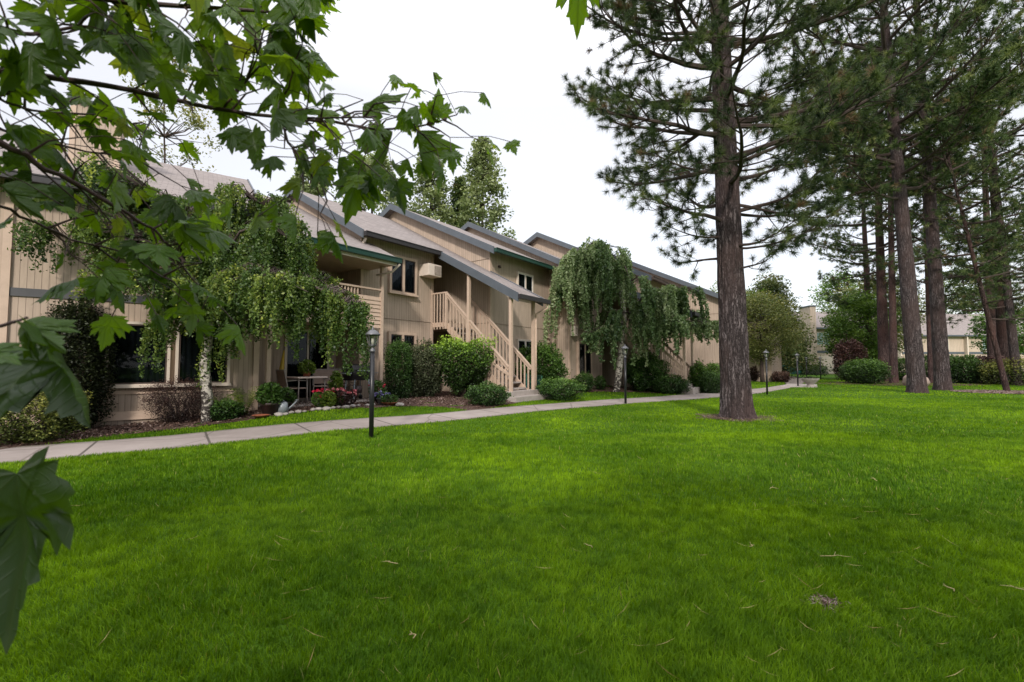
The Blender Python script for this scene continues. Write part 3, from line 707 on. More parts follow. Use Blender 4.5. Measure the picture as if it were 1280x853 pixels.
# balcony
bt = -.85
b = MB().box((-7.6, -bt, 2.48), (-4.24, -(PT + .002), 2.78)).build('balcony', M['trim'], bld)
cl = MB()
for k in range(8):
    z = 2.38 + k * .118
    cl.prism([(T(bt) - .035, z), (T(bt) - .008, z + .118), (T(bt) - .001, z + .118), (T(bt) - .001, z)], -5.1, -4.25)
cl.build('clapboard', M['trim'], b)
MB().box((-7.6, -bt - .05, 3.52), (-4.2, -bt + .05, 3.57)).build('handrail', M['trim'], b)
MB().box((-7.6, -bt - .035, 2.40), (-5.1, -bt - .001, 2.70)).build('rim_board', M['trim'], b)
for k in range(24):
    s = -7.5 + k * .105; MB().box((s, -bt - .02, 2.7), (s + .035, -bt + .015, 3.52)).build('baluster', M['trim'], b)
MB().box((-4.27, -bt - .06, .1), (-4.18, -bt + .03, 4.26)).build('post', M['trim'], bld)
MB().box((-7.62, -bt - .06, .1), (-7.52, -bt + .03, 4.26)).build('post', M['trim'], bld)
downspout([(-4.05, .22, 4.3), (-4.1, .5, 4.1), (-4.33, .95, 4.0)], mat='trimlight')
# sliding doors (patio and balcony)
def slider(s0, s1, z0, z1, t):
    y = -t; o = MB(); c = .07
    o.box((s0 - c, y - .06, z1), (s1 + c, y - .002, z1 + c)).box((s0 - c, y - .06, z0), (s0, y - .002, z1)).box((s1, y - .06, z0), (s1 + c, y - .002, z1))
    m = (s0 + s1) / 2; o.box((m - .03, y - .055, z0), (m + .03, y - .002, z1)); o = o.build('sliding_door', M['trimlight'], bld)
    for a_, b_ in ((s0, m - .03), (m + .03, s1)):
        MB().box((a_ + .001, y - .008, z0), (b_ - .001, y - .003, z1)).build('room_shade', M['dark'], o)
        MB().box((a_ + .002, y - .046, z0 + .01), (b_ - .002, y - .040, z1 - .002)).build('pane', M['glass'], o)
    curtain_mesh(s0 + .02, m - .3, z0 + .01, z1 - .01, y - .022, M['curtain'], o, .01)
slider(-6.05, -4.75, .26, 2.3, PT); slider(-6.05, -4.75, 2.85, 4.2, PT)
MB().box((-7.55, .6, .0), (-4.3, 2.9, .235)).build('patio_slab', M['concrete'], bld)
MB().box((-4.36, 1.69, .15), (-4.28, 1.75, 4.3)).build('downspout', M['brown'], bld)

# left wing, turned toward the camera -------------------------------------------
THL = math.radians(55)
Lc = W(-7.75, -.95)
ML_world = Matrix.Translation((Lc.x, Lc.y, 0)) @ Matrix.Rotation(math.atan2(math.cos(THL), math.sin(THL)), 4, 'Z')
bw = Matrix.Translation((B0[0], B0[1], 0)) @ Matrix.Rotation(RZ, 4, 'Z')
ML = bw.inverted() @ ML_world
block(-14, 0, 0, .4, 4.9, -4.6, 7.4, .3, 'gutterdark', M_=ML, right=True)
def Lbox(a, b, mat='trim', name='trim_board'): return MB().box(a, b).build(name, M[mat], bld, ML)
Lbox((-12.5, -.04, .12), (.02, -.002, .30), 'trim', 'foundation_board')
Lbox((-2.85, -.03, .66), (-.5, -.002, .74)); Lbox((-14, -.03, 2.6), (-.1, -.002, 2.76), 'bandgrey')
Lbox((-.1, -.05, .1), (.015, -.002, 4.85)); Lbox((-4.32, -.05, .1), (-4.2, -.002, 4.85))
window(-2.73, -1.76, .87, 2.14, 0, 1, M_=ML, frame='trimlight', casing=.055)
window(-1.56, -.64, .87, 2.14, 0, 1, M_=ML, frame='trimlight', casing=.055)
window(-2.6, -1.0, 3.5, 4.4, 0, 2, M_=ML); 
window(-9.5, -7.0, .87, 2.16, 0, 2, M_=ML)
# chimney chase and raised gable on the wing
ch = MB().box((-3.75, 1.6, 4.6), (-2.9, 2.6, 7.35)).build('chimney', M['siding'], bld, ML)
MB().box((-3.82, 1.53, 7.35), (-2.83, 2.67, 7.45)).build('chimney_cap', M['fascia'], ch)
for s in (-3.77, -2.98): MB().box((s, 1.58, 4.6), (s + .1, 1.62, 7.35)).build('corner_board', M['trim'], ch)

# ------------------------------------------------------------------ vegetation generators
def rand_unit(n):
    v = rng.normal(size=(n, 3)); return v / np.linalg.norm(v, axis=1)[:, None]
def leaves_mesh(name, P, size, mat, parent, tint, up=.35, aspect=.6, normal=None, loc=None):
    """one small pointed folded leaf at every point P"""
    n = len(P); nr = rand_unit(n); nr[:, 2] = np.abs(nr[:, 2]) + up
    if normal is not None: nr = nr + normal
    nr /= np.linalg.norm(nr, axis=1)[:, None]
    a = np.cross(nr, rand_unit(n)); a /= np.linalg.norm(a, axis=1)[:, None]; b = np.cross(nr, a)
    s = (size * (.6 + .8 * rng.random(n)))[:, None] * .5
    V = np.empty((n, 4, 3), np.float32)
    V[:, 0] = P - a * s; V[:, 1] = P + b * s * aspect - nr * s * .12; V[:, 2] = P + a * s; V[:, 3] = P - b * s * aspect - nr * s * .12
    return mesh_np(name, V.reshape(-1, 3), np.arange(n * 4).reshape(n, 4), mat, parent, np.repeat(tint, 4), loc=loc)
def lumpy(d, seed, f=2.2, amp=.25):
    s = seed * 1.7
    return 1 + amp * (np.sin(d[:, 0] * f * 2 + s) * np.sin(d[:, 1] * f * 2.3 + s * 2) + .6 * np.sin(d[:, 2] * f * 3.1 + s * 3) * np.sin(d[:, 0] * f * 2.7 - s)) 
def shrub(pos, rx, rz, n, mat, label, cat='shrub', name='shrub', leaf=.045, boxy=2.0, amp=.14, ry=None, bottom=0, stems=0, top_tint=.35, seed=None, group=None, base=.0, up=.35, tmean=.45, crownshape=None):
    seed = seed if seed is not None else random.randint(0, 99); ry = ry or rx
    root = thing(name, pos, 0, label, cat, group)
    d = rand_unit(n)
    if boxy != 2:
        k = (np.abs(d) ** boxy).sum(1) ** (1 / boxy); d2 = d / k[:, None]
    else: d2 = d
    rr = 1 - .45 * rng.random(n) ** 2.2
    lump = lumpy(d, seed, 2.4, amp) * (1 + .06 * rng.normal(size=n))
    P = d2 * (rr * lump)[:, None]; 
    if crownshape: P = crownshape(P)
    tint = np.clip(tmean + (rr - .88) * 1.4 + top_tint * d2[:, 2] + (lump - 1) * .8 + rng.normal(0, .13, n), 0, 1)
    P = P * np.array([rx, ry, rz / 2]) + np.array([0, 0, base + rz / 2])
    ns_ = 26 if n > 4000 else 9; m_ = max(8, n // 420); sdv = rand_unit(ns_); sdv[:, 2] = np.abs(sdv[:, 2]) * 1.2 - .1
    u_ = rng.random((ns_, m_)); q_ = sdv[:, None, :] * (.85 + u_ * (.22 + .2 * rng.random((ns_, 1))))[:, :, None] + rng.normal(0, .022, (ns_, m_, 3))
    q_ = q_.reshape(-1, 3)
    if crownshape: q_ = crownshape(q_)
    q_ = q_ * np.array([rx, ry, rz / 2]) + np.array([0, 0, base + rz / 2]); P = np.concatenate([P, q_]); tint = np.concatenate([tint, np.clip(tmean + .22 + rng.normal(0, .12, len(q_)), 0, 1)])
    keep = P[:, 2] > .02; P = P[keep]; tint = tint[keep]
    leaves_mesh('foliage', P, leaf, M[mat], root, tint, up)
    sb = MB(); ns = stems or 5
    for i in range(ns):
        a = 2 * PI * i / ns + random.random(); r0 = rx * .12
        e = (math.cos(a) * rx * .6, math.sin(a) * ry * .6, base + rz * .62)
        m = (math.cos(a) * rx * .25, math.sin(a) * ry * .25, (base + rz) * .3)
        sb.tube([(math.cos(a) * r0, math.sin(a) * r0, -.05), m, e], [.022, .016, .006], 5)
        if stems:
            for j in range(4):
                q = Vector(m).lerp(Vector(e), .2 + .2 * j); w = Vector((random.uniform(-1, 1), random.uniform(-1, 1), 1.2)) * rx * .3
                sb.tube([q, q + w], [.010, .004], 4)
    sb.build('stem', M['twig'], root); return root
def pxs(u0, u1, vtop, vbase, dz=0):            # ground position, radius and height of something seen in that box
    p = gpt((u0 + u1) / 2, vbase, dz); d = cp * p.y + sp * (p.z - EYE)
    r = (u1 - u0) / 2 / F * d; h = (vbase - vtop) / F * d; return p, r, h

# pine ------------------------------------------------------------------------------
def pine(pos, H, r0, lean, z0, zn, prof, label, seed, nl=34, tn=46, nlen=.18, nwid=.004, mat='needle', bark='pinebark', limbs=None, dens=1.0, group=None, sides=28, disp=.0, rings=60, flare=.25, curve=None, name='pine_tree', minaz=None):
    R = random.Random(seed); g = np.random.default_rng(seed)
    root = thing(name, pos, 0, label, 'tree', group)
    def axis(z):
        k = z / H; return Vector((lean[0] * k + (curve[0] * k * (1 - k) if curve else 0), lean[1] * k, z))
    def rad(z): return r0 * ((1 - z / H) ** .75 * .92 + .08) * (1 + flare * math.exp(-max(z, 0) / .28))
    V = []; f = []; zs = [-.15 + (H + .15) * (i / rings) ** 1.35 for i in range(rings + 1)]
    for z in zs:
        c = axis(z); r = rad(max(z, 0))
        for k in range(sides):
            a = 2 * PI * k / sides; rr = r
            if disp:
                q = Vector((math.cos(a) * 3.2, math.sin(a) * 3.2, z * .9 + seed))
                e = abs(noise.noise(q)) ; e2 = noise.noise(Vector((math.cos(a) * 8, math.sin(a) * 8, z * 2.4)))
                rr = r * (1 + disp * (min(e * 3.2, 1) - .6) + disp * .45 * e2 + .10 * math.exp(-max(z, 0) / .35) * math.sin(a * 5 + seed))
            V.append((c.x + math.cos(a) * rr, c.y + math.sin(a) * rr, z))
    n_ = sides
    for i in range(rings):
        for k in range(n_): f.append((i*n_+k, i*n_+(k+1) % n_, (i+1)*n_+(k+1) % n_, (i+1)*n_+k))
    mesh_np('trunk', V, f, M[bark], root, smooth=True)
    bb = MB(); tips = []; axes = []
    def twig(p, d, L, r, lvl):
        K = 3 if lvl else 5; pts = [p]; q = p.copy(); dd = d.normalized()
        for k in range(K):
            dd = (dd + Vector((R.gauss(0, .13), R.gauss(0, .13), R.gauss(.03, .10)))).normalized()
            q = q + dd * L / K; pts.append(q.copy())
        bb.tube(pts, [r * (1 - .75 * i / K) for i in range(K + 1)], 4, cap=False)
        return pts, dd
    def limb(z, az, L, e0, rl, droop=.0):
        c = axis(z); d = Vector((math.cos(az), math.sin(az), e0)).normalized(); K = 9
        pts = [c + Vector((math.cos(az), math.sin(az), 0)) * rad(z) * .6]; q = pts[0].copy(); dirs = []
        for k in range(K):
            up = .05 + .10 * (k / K) - droop * (1 - k / K)
            d = (d + Vector((R.gauss(0, .10), R.gauss(0, .10), R.gauss(up, .07)))).normalized()
            q = q + d * L / K; pts.append(q.copy()); dirs.append(d.copy())
        bb.tube(pts, [rl * (1 - .82 * i / K) for i in range(K + 1)], 6, cap=False)
        ns = max(4, int(L * 4.2 * dens))
        for i in range(ns):
            t = .22 + .78 * (i + R.random() * .7) / ns; t = min(t, .99); k = int(t * K); fr = t * K - k
            p = pts[k].lerp(pts[min(k + 1, K)], fr); dv = dirs[min(k, K - 1)]
            side = dv.cross(Vector((0, 0, 1))).normalized() * (1 if i % 2 else -1)
            sd = (dv * R.uniform(.5, .9) + side * R.uniform(.5, 1) + Vector((0, 0, R.uniform(-.35, .45)))).normalized()
            SL_ = (L * .30 * (1.15 - t) + .35) * R.uniform(.7, 1.2)
            sp_, sd2 = twig(p, sd, SL_, rl * .30 * (1.1 - t * .6) + .006, 1)
            tips.append(sp_[-1]); axes.append(sd2)
            m = max(1, int(SL_ * 4.6 * dens))
            for j in range(m):
                tt = .25 + .7 * (j + R.random()) / m; kk = min(int(tt * 3), 2); pp = sp_[kk].lerp(sp_[kk + 1], tt * 3 - kk)
                ss = (sd2 + Vector((R.gauss(0, .6), R.gauss(0, .6), R.gauss(.1, .45)))).normalized()
                l3 = R.uniform(.16, .42)
                tp, td = twig(pp, ss, l3, .008, 1)
                tips.append(tp[-1]); axes.append(td)
        tips.append(pts[-1]); axes.append(dirs[-1])
    zc = zn
    if limbs:
        for a in limbs: limb(*a)
    i = 0
    while zc < H - .8:
        az = i * 2.4 + R.gauss(0, .35)
        if minaz: 
            az = minaz(az, zc, R)
        L = prof(zc) * R.uniform(.7, 1.15)
        limb(zc, az, L, R.uniform(-.15, .3) + (.25 if zc > H * .6 else 0), .018 + L * .013, .06 if zc < H * .4 else 0)
        zc += (H - zn) / nl * R.uniform(.6, 1.4); i += 1
    bb.build('branch', M['twig'], root, weld=False)
    P = np.array([tuple(t) for t in tips], np.float32); A = np.array([tuple(t) for t in axes], np.float32); n = len(P)
    P = np.repeat(P, tn, 0); A = np.repeat(A, tn, 0); m = n * tn
    d = A * .7 + g.normal(size=(m, 3)) * .72; d /= np.linalg.norm(d, axis=1)[:, None]
    o = P - A * (g.random((m, 1)) * .10)
    L = nlen * (.7 + .5 * g.random((m, 1))); tip = o + d * L; tip[:, 2] -= .02 * g.random(m)
    w = np.cross(d, g.normal(size=(m, 3))); w /= np.linalg.norm(w, axis=1)[:, None]; w *= nwid * .5
    Vn = np.empty((m, 3, 3), np.float32); Vn[:, 0] = o - w; Vn[:, 1] = o + w; Vn[:, 2] = tip
    tb = np.repeat(np.clip(g.normal(.42, .2, n), 0, .93), tn); dead = np.repeat(g.random(n) < .035, tn); tb[dead] = 1
    tb = np.where(dead, 1, np.clip(tb + g.normal(0, .07, m), 0, .93))
    mesh_np('crown', Vn.reshape(-1, 3), np.arange(m * 3).reshape(m, 3), M[mat], root, np.repeat(tb, 3))
    return root
def lim(z, deg, L, e0=.1, rl=.06, droop=0): return (z, math.radians(deg), L, e0, rl, droop)

mp = gpt(921, 523)
pine(mp, 19, .335, (-.35, 0), 3, 3.6, lambda z: 1.6 + 2.2 * sm(3.4, 6.0, z) - 2.2 * sm(11, 19, z) - .35 + .35 * math.sin(z * 1.3),
     'large ponderosa pine with thick furrowed trunk standing alone on the lawn nearest the viewer', 11, nl=56, tn=84, nlen=.19, nwid=.0085, dens=1.12, sides=110, rings=420, disp=.085, flare=.22,
     limbs=[lim(7.3, 8, 5.2, .02, .085), lim(7.9, 175, 3.6, -.15, .075), lim(6.9, 190, 3.4, .05, .06), lim(5.2, 355, 2.6, -.25, .04, .05), lim(5.0, 20, 3.0, -.1, .04, .03), lim(6.2, 335, 3.0, .1, .05), lim(8.7, 165, 3.4, .0, .08), lim(8.6, 205, 3.6, .1, .07), lim(6.0, 200, 2.4, -.1, .045), lim(4.4, 185, 1.5, -.1, .03), lim(4.1, 330, 1.8, -.2, .03), lim(7.6, 150, 3.2, .1, .06), lim(9.4, 185, 3.5, .05, .07), lim(9.2, 340, 4.4, .0, .07), lim(8.3, 30, 4.6, .05, .07)],
     )
far_prof = lambda a, b, top: (lambda z: a * sm(0, 9, z) + b * math.sin(z * .9) * .3 - a * .75 * sm(top * .55, top, z) + .8)
grp = 'pines on the right of the lawn'
def rp(u, v, utop, vtop):                       # lean of a trunk between two picture points at the same depth
    p = gpt(u, v); q = at(utop, vtop, p.y); return p, (q.x - p.x) / (q.z - p.z)
p, k = rp(1147, 491, 1119, 130)
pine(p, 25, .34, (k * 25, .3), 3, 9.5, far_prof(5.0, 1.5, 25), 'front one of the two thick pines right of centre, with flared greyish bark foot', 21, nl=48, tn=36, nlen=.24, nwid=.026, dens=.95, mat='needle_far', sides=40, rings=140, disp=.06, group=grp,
     limbs=[lim(10.5, 185, 6.2, .0, .09), lim(12.5, 170, 7, .05, .1), lim(9, 200, 5, -.1, .07), lim(13.5, 195, 6.5, .1, .09), lim(12, 215, 6, 0, .08), lim(11.2, 150, 6, .05, .08)])
p, k = rp(1179, 488, 1157, 130)
pine(p, 26, .315, (k * 26, .2), 3, 10, far_prof(4.6, 1.3, 26), 'thick straight pine trunk just right of the front pine, beside the pink boulder', 22, nl=40, tn=32, nlen=.24, nwid=.026, dens=.95, mat='needle_far', sides=40, rings=120, disp=.06, group=grp)
p, k = rp(1106, 477, 1096, 200)
pine(p, 25, .37, (k * 25, 0), 3, 8.0, far_prof(4.6, 1.2, 25), 'reddish barked pine growing behind the round hedge ball', 23, nl=40, tn=30, nlen=.26, nwid=.032, mat='needle_far', bark='pinebark_far', group=grp, dens=.8)
p, k = rp(1117.5, 479, 1112, 200)
pine(p, 24, .235, (k * 24, 0), 3, 9.0, far_prof(3.6, 1.2, 24), 'slimmer reddish pine pressed close to the right of a thicker reddish one', 24, nl=30, tn=30, nlen=.26, nwid=.032, mat='needle_far', bark='pinebark_far', group=grp, dens=.8)
p, k = rp(1259, 490, 1206, 280)
pine(p, 15, .115, (k * 15, 0), 3, 3.4, far_prof(2.4, .8, 15), 'thin leaning young pine with bare earth round its foot', 25, nl=34, tn=30, nlen=.2, nwid=.02, mat='needle_far', bark='pinebark_far', sides=16, group=grp, flare=.1)
p, k = rp(1272, 482, 1240, 180)
pine(p, 24, .23, (k * 24, 0), 3, 4.2, far_prof(4.4, 1.2, 24), 'dark medium pine behind the thin leaning one at the right edge', 26, nl=36, tn=26, nlen=.27, nwid=.03, dens=.85, mat='needle_far', group=grp)
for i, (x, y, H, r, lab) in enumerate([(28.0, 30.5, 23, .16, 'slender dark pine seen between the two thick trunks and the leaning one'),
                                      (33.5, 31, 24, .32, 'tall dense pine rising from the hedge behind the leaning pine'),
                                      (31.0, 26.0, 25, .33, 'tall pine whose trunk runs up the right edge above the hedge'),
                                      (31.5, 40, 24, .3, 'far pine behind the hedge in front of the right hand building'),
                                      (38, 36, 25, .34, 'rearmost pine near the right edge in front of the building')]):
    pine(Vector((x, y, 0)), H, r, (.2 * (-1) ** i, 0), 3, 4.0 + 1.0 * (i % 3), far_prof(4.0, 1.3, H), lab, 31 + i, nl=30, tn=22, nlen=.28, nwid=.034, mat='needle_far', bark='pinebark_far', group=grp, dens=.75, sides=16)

# clustered broadleaf / bushy conifer trees ------------------------------------------
def cluster_tree(pos, H, crown_z, rx, n_cl, per, leaf, mat, label, seed, shape='round', r0=.15, name='tree', ry=None, clr=.16, bark='twig', group=None, tm=.5, sparse=0, lean=0):
    g = np.random.default_rng(seed); R = random.Random(seed); ry = ry or rx
    root = thing(name, pos, 0, label, 'tree', group); ch = H - crown_z
    C = []; 
    for i in range(n_cl):
        u = (i + g.random()) / n_cl
        a = g.random() * 2 * PI
        if shape == 'cone': z = u ** 1.25; rad = (1 - z) ** .8 * (.35 + .65 * g.random() ** .5) + .03
        elif shape == 'flame': z = u; rad = math.sin(PI * (z * .8 + .14)) * (.4 + .6 * g.random() ** .5)
        else: z = u; rad = math.sqrt(max(0, 1 - (2 * z - 1) ** 2)) * (.3 + .7 * g.random() ** .5)
        C.append((math.cos(a) * rad * rx + lean * z, math.sin(a) * rad * ry, crown_z + z * ch))
    C = np.array(C); cr = clr * rx * (.6 + .8 * g.random(n_cl))
    P = np.repeat(C, per, 0); off = g.normal(size=(len(P), 3)); off /= np.maximum(1, np.linalg.norm(off, axis=1)[:, None] / 1.6)
    P = P + off * np.repeat(cr, per)[:, None] * np.array([1, 1, .75])
    t = np.clip(np.repeat(tm + g.normal(0, .12, n_cl), per) + off[:, 2] * .16 + g.normal(0, .1, len(P)), 0, 1)
    leaves_mesh('crown', P, leaf, M[mat], root, t)
    tb = MB(); K = 8
    pts = [Vector((lean * i / K * .8 + .06 * math.sin(i * 1.7 + seed), .05 * math.cos(i * 1.3), -.1 + (H * .9) * i / K)) for i in range(K + 1)]
    tb.tube(pts, [r0 * (1 - .88 * i / K) for i in range(K + 1)], 10); tb.build('trunk', M[bark], root)
    br = MB()
    for c in C[::max(1, n_cl // 60)]:
        zz = max(crown_z * .75, c[2] - .25 * math.hypot(c[0], c[1]) - .3); k = min(K - 1, int(zz / (H * .9) * K)); p0 = pts[k].lerp(pts[k+1], .5); c = Vector(c)
        mid = p0.lerp(c, .5) + Vector((R.gauss(0, .1), R.gauss(0, .1), -.05 * rx))
        br.tube([p0, mid, c], [r0 * .28, r0 * .16, r0 * .05], 5, cap=False)
    br.build('branch', M[bark], root, weld=False); return root
def tree_px(u, vtop, vbase, Y, halfw, **k):     # helper: height and half width from the survey
    b = at(u, 455, Y); top = at(u, vtop, Y); return Vector((b.x, Y, 0)), top.z, halfw / F * Y
for (u, vt, hw, Y, seed, mat, shp, lab, zc) in [
    (603, 178, 58, 40, 1, 'fir', 'cone', 'tall bushy light green pine behind the middle roof ridge', 4),
    (536, 185, 54, 42, 2, 'fir', 'cone', 'grey green pine left of the tallest one behind the roofs', 4),
    (462, 198, 56, 40, 3, 'fir', 'flame', 'loose pine behind the roof above the balcony gutter', 5),
    (380, 205, 36, 44, 4, 'fir', 'flame', 'broad pine half hidden by the maple leaves over the roof', 5),
    (573, 225, 34, 45, 6, 'needle_far', 'cone', 'dark conifer between two light green pines behind the roofs', 4)]:
    p, H, w = tree_px(u, vt, 470, Y, hw)
    cluster_tree(p, H, zc, w, 230, 75, .30, mat, lab, seed, shp, .3, 'pine_tree', clr=.12, group='pines behind the apartment roofs')
p, H, w = tree_px(195, 55, 470, 21, 62)
cluster_tree(p, H, 4.0, w, 110, 60, .14, 'treeyellow', 'airy pale brown and cream tree rising behind the left roof', 5, 'flame', .12, 'tall_tree', clr=.13, tm=.62)
# at the end of the footpath
cluster_tree(gpt(953, 478), 5.9, 1.9, 2.6, 130, 150, .12, 'treeyellow', 'yellow green rounded tree beside the far end of the footpath', 8, 'round', .16, 'park_tree', clr=.2, tm=.45)
p, H, w = tree_px(966, 352, 470, 44, 46); cluster_tree(p, H, 1, w, 150, 150, .22, 'needle_far', 'blue green spruce behind the yellow green tree', 9, 'cone', .2, 'spruce_tree', clr=.2, tm=.6)
p, H, w = tree_px(925, 372, 470, 40, 50); cluster_tree(p, H, 1, w, 130, 130, .2, 'treegreen', 'round green tree behind the large pine trunk and building end', 10, 'round', .2, 'park_tree', clr=.2, tm=.4)
p, H, w = tree_px(994, 415, 470, 60, 30); cluster_tree(p, H, 1, w, 100, 90, .22, 'treegreen', 'small distant tree behind the green tennis fence', 12, 'round', .15, 'park_tree', clr=.22, tm=.5)
p, H, w = tree_px(1077, 372, 470, 40, 36); cluster_tree(p, H, 1.6, w, 140, 150, .17, 'treegreen', 'bright green maple like tree left of the reddish pine trunks', 13, 'round', .16, 'park_tree', clr=.2, tm=.55)
p, H, w = tree_px(1098, 350, 470, 48, 48); cluster_tree(p, H, 2.5, w, 120, 120, .22, 'treeyellow', 'olive tree with loose crown behind the reddish pine trunks', 14, 'round', .16, 'park_tree', clr=.2, tm=.35)
p, H, w = tree_px(1262, 385, 470, 50, 30); cluster_tree(p, H, 2.5, w, 90, 90, .24, 'treegreen', 'green tree in front of the long building at the far right', 15, 'round', .16, 'park_tree', clr=.2, tm=.3)
for j, (x, y, H) in enumerate([(-12, 46, 15), (14, 62, 13), (28, 84, 15), (42, 88, 17), (62, 86, 18), (84, 84, 19)]):
    cluster_tree(Vector((x, y, 0)), H, 2, 5.5, 110, 90, .4, ['fir', 'treegreen', 'needle_far'][j % 3], ['distant light green tree behind the roofs on the left', 'distant bright green tree behind the building end', 'distant dark tree beyond the tower building', 'distant pale tree behind the long building', 'distant green tree behind the long building roof', 'distant dark tree behind the right end of the long building'][j], 50 + j, 'flame', .3, 'distant_tree', clr=.2)

for j, (x, y, H, lab) in enumerate([(-13, -20, 8.5, 'unseen tree added behind the viewer for dark window reflections, leftmost of its row'), (-4, -23, 9, 'unseen tree added behind the viewer for dark window reflections, second of its row'), (6, -22, 8.5, 'unseen tree added behind the viewer for dark window reflections, third of its row'), (16, -20, 9, 'unseen tree added behind the viewer for dark window reflections, rightmost of its row')]):
    cluster_tree(Vector((x, y, 0)), H, .8, 5.2, 90, 70, .45, 'needle_far', lab, 70 + j, 'round', .2, 'park_tree', clr=.24)  # unseen row, added so the windows have something dark to reflect
# weeping birches --------------------------------------------------------------------
def weeping(pos, trunk, limbs_, label, seed, mat, leaf=.04, r0=.11, step=.035, mul=1):
    """limbs_: world polylines; strands: (limb index list, length min, max, count, spread)"""
    R = random.Random(seed); g = np.random.default_rng(seed); root = thing('weeping_birch', pos, 0, label, 'tree', 'weeping birches before the facade')
    rel = lambda q: Vector(q) - pos
    tp = [rel(q) for q in trunk]; tb = MB()
    dense = []
    for i in range(len(tp) - 1):
        for k in range(6): dense.append(tp[i].lerp(tp[i+1], k / 6))
    dense.append(tp[-1]); K = len(dense) - 1
    tb.tube(dense, [r0 * (1.25 if i == 0 else 1) * (1 - .5 * i / K) * (1 + .07 * math.sin(i * 2.1)) for i in range(K + 1)], 18)
    tb.build('trunk', M['birch'], root)
    br = MB(); P = []; T_ = []
    st = MB()
    for pl, rr, (lo, hi, cnt, spr) in limbs_:
        q = [rel(x) for x in pl]; K = len(q) - 1
        br.tube(q, [rr * (1 - .8 * i / K) for i in range(K + 1)], 6, cap=False)
        nb = max(4, cnt // 11); bt = [(R.random() ** .75 * K, R.gauss(0, spr), R.gauss(0, spr), R.uniform(.5, 1.2), R.gauss(0, .12)) for _ in range(nb)]
        for i in range(cnt):
            bi = bt[R.randrange(nb)]; t = min(max(bi[0] + R.gauss(0, .07), 0), K - .001); k = min(int(t), K - 1); a = q[k].lerp(q[k+1], t - k)
            out = Vector((bi[1] + R.gauss(0, spr * .28), bi[2] + R.gauss(0, spr * .28), R.uniform(-.1, .28) * spr * 1.6)); s = a + out
            L = R.uniform(lo, hi) * (1.15 - .45 * abs(R.gauss(0, .6))); L = max(.2, L * bi[3])
            br.tube([a, a.lerp(s, .6) + Vector((0, 0, .12)), s], [.012, .008, .005], 3, cap=False)
            dx, dy = out.x * .25 + R.gauss(0, .05), out.y * .25 + R.gauss(0, .05); m = int(L / step)
            tone = R.gauss(.46, .12) + bi[4]
            ph = R.random() * 6
            for j in range(m):
                u = j / m; z = s.z - L * u + .10 * math.sin(min(u * 4, 1.57)); w = .035 * (1 + .6 * math.sin(u * 9 + ph))
                sx = s.x + dx * (1 - (1 - u) ** 2) * L + .04 * math.sin(u * 5 + ph); sy = s.y + dy * (1 - (1 - u) ** 2) * L
                for _ in range(4):
                    P.append((sx + R.gauss(0, w), sy + R.gauss(0, w), z + R.gauss(0, .02))); T_.append(tone + R.gauss(0, .12) + .10 * (1 - u))
    br.build('branch', M['birchtwig'], root, weld=False)
    P = np.array(P); keep = P[:, 2] + pos.z > .25
    leaves_mesh('foliage', P[keep], leaf, M[mat], root, np.clip(np.array(T_)[keep], 0, 1), up=-.2, aspect=.62)
    return root
# left birch (about ten metres away)
b = gpt(259, 528); Yb = b.y
A_ = lambda u, v, dy=0: at(u, v, Yb + dy)
weeping(b, [b - Vector((0, 0, .1)), A_(259, 500), A_(256, 460), A_(262, 405), A_(268, 340), A_(275, 280), A_(283, 236)], [
    ([A_(262, 400), A_(300, 350, -.3), A_(350, 335, -.5), A_(400, 362, -.6), A_(446, 388, -.6)], .05, (.6, 1.35, 210, .24)),
    ([A_(262, 390), A_(310, 320, .3), A_(360, 300, .5), A_(400, 350, .6), A_(432, 378, .8)], .05, (.7, 1.6, 190, .26)),
    ([A_(268, 340), A_(300, 290, -.4), A_(335, 278, -.6), A_(368, 305, -.9)], .04, (.8, 1.9, 170, .36)),
    ([A_(268, 330), A_(285, 265, .3), A_(310, 245, .5), A_(340, 262, .6)], .03, (.8, 1.6, 110, .36)),
    ([A_(262, 380), A_(225, 320, -.3), A_(170, 285, -.4), A_(110, 290, -.5), A_(40, 320, -.5)], .05, (.35, .95, 300, .46)),
    ([A_(264, 360), A_(215, 290, .2), A_(160, 250, .2), A_(100, 250, .1), A_(20, 275, 0)], .045, (.4, 1.15, 300, .5)),
    ([A_(270, 330), A_(235, 270, -.2), A_(190, 235, -.3), A_(130, 225, -.3), A_(50, 240, -.3)], .035, (.4, 1.2, 230, .42)),
    ([A_(262, 400), A_(230, 370, -.7), A_(180, 350, -1.0), A_(110, 350, -1.1)], .03, (.3, .7, 190, .36)),
    ([A_(262, 385), A_(290, 350, -.9), A_(330, 340, -1.2), A_(385, 365, -1.2)], .03, (.6, 1.35, 150, .3)),
    ], 'weeping birch with pale spotted trunk and wide drooping crown before the left windows', 5, 'birchleaf', .052, .115, .021)
b2 = gpt(770, 490); Y2 = b2.y
A2 = lambda u, v, dy=0: at(u, v, Y2 + dy)
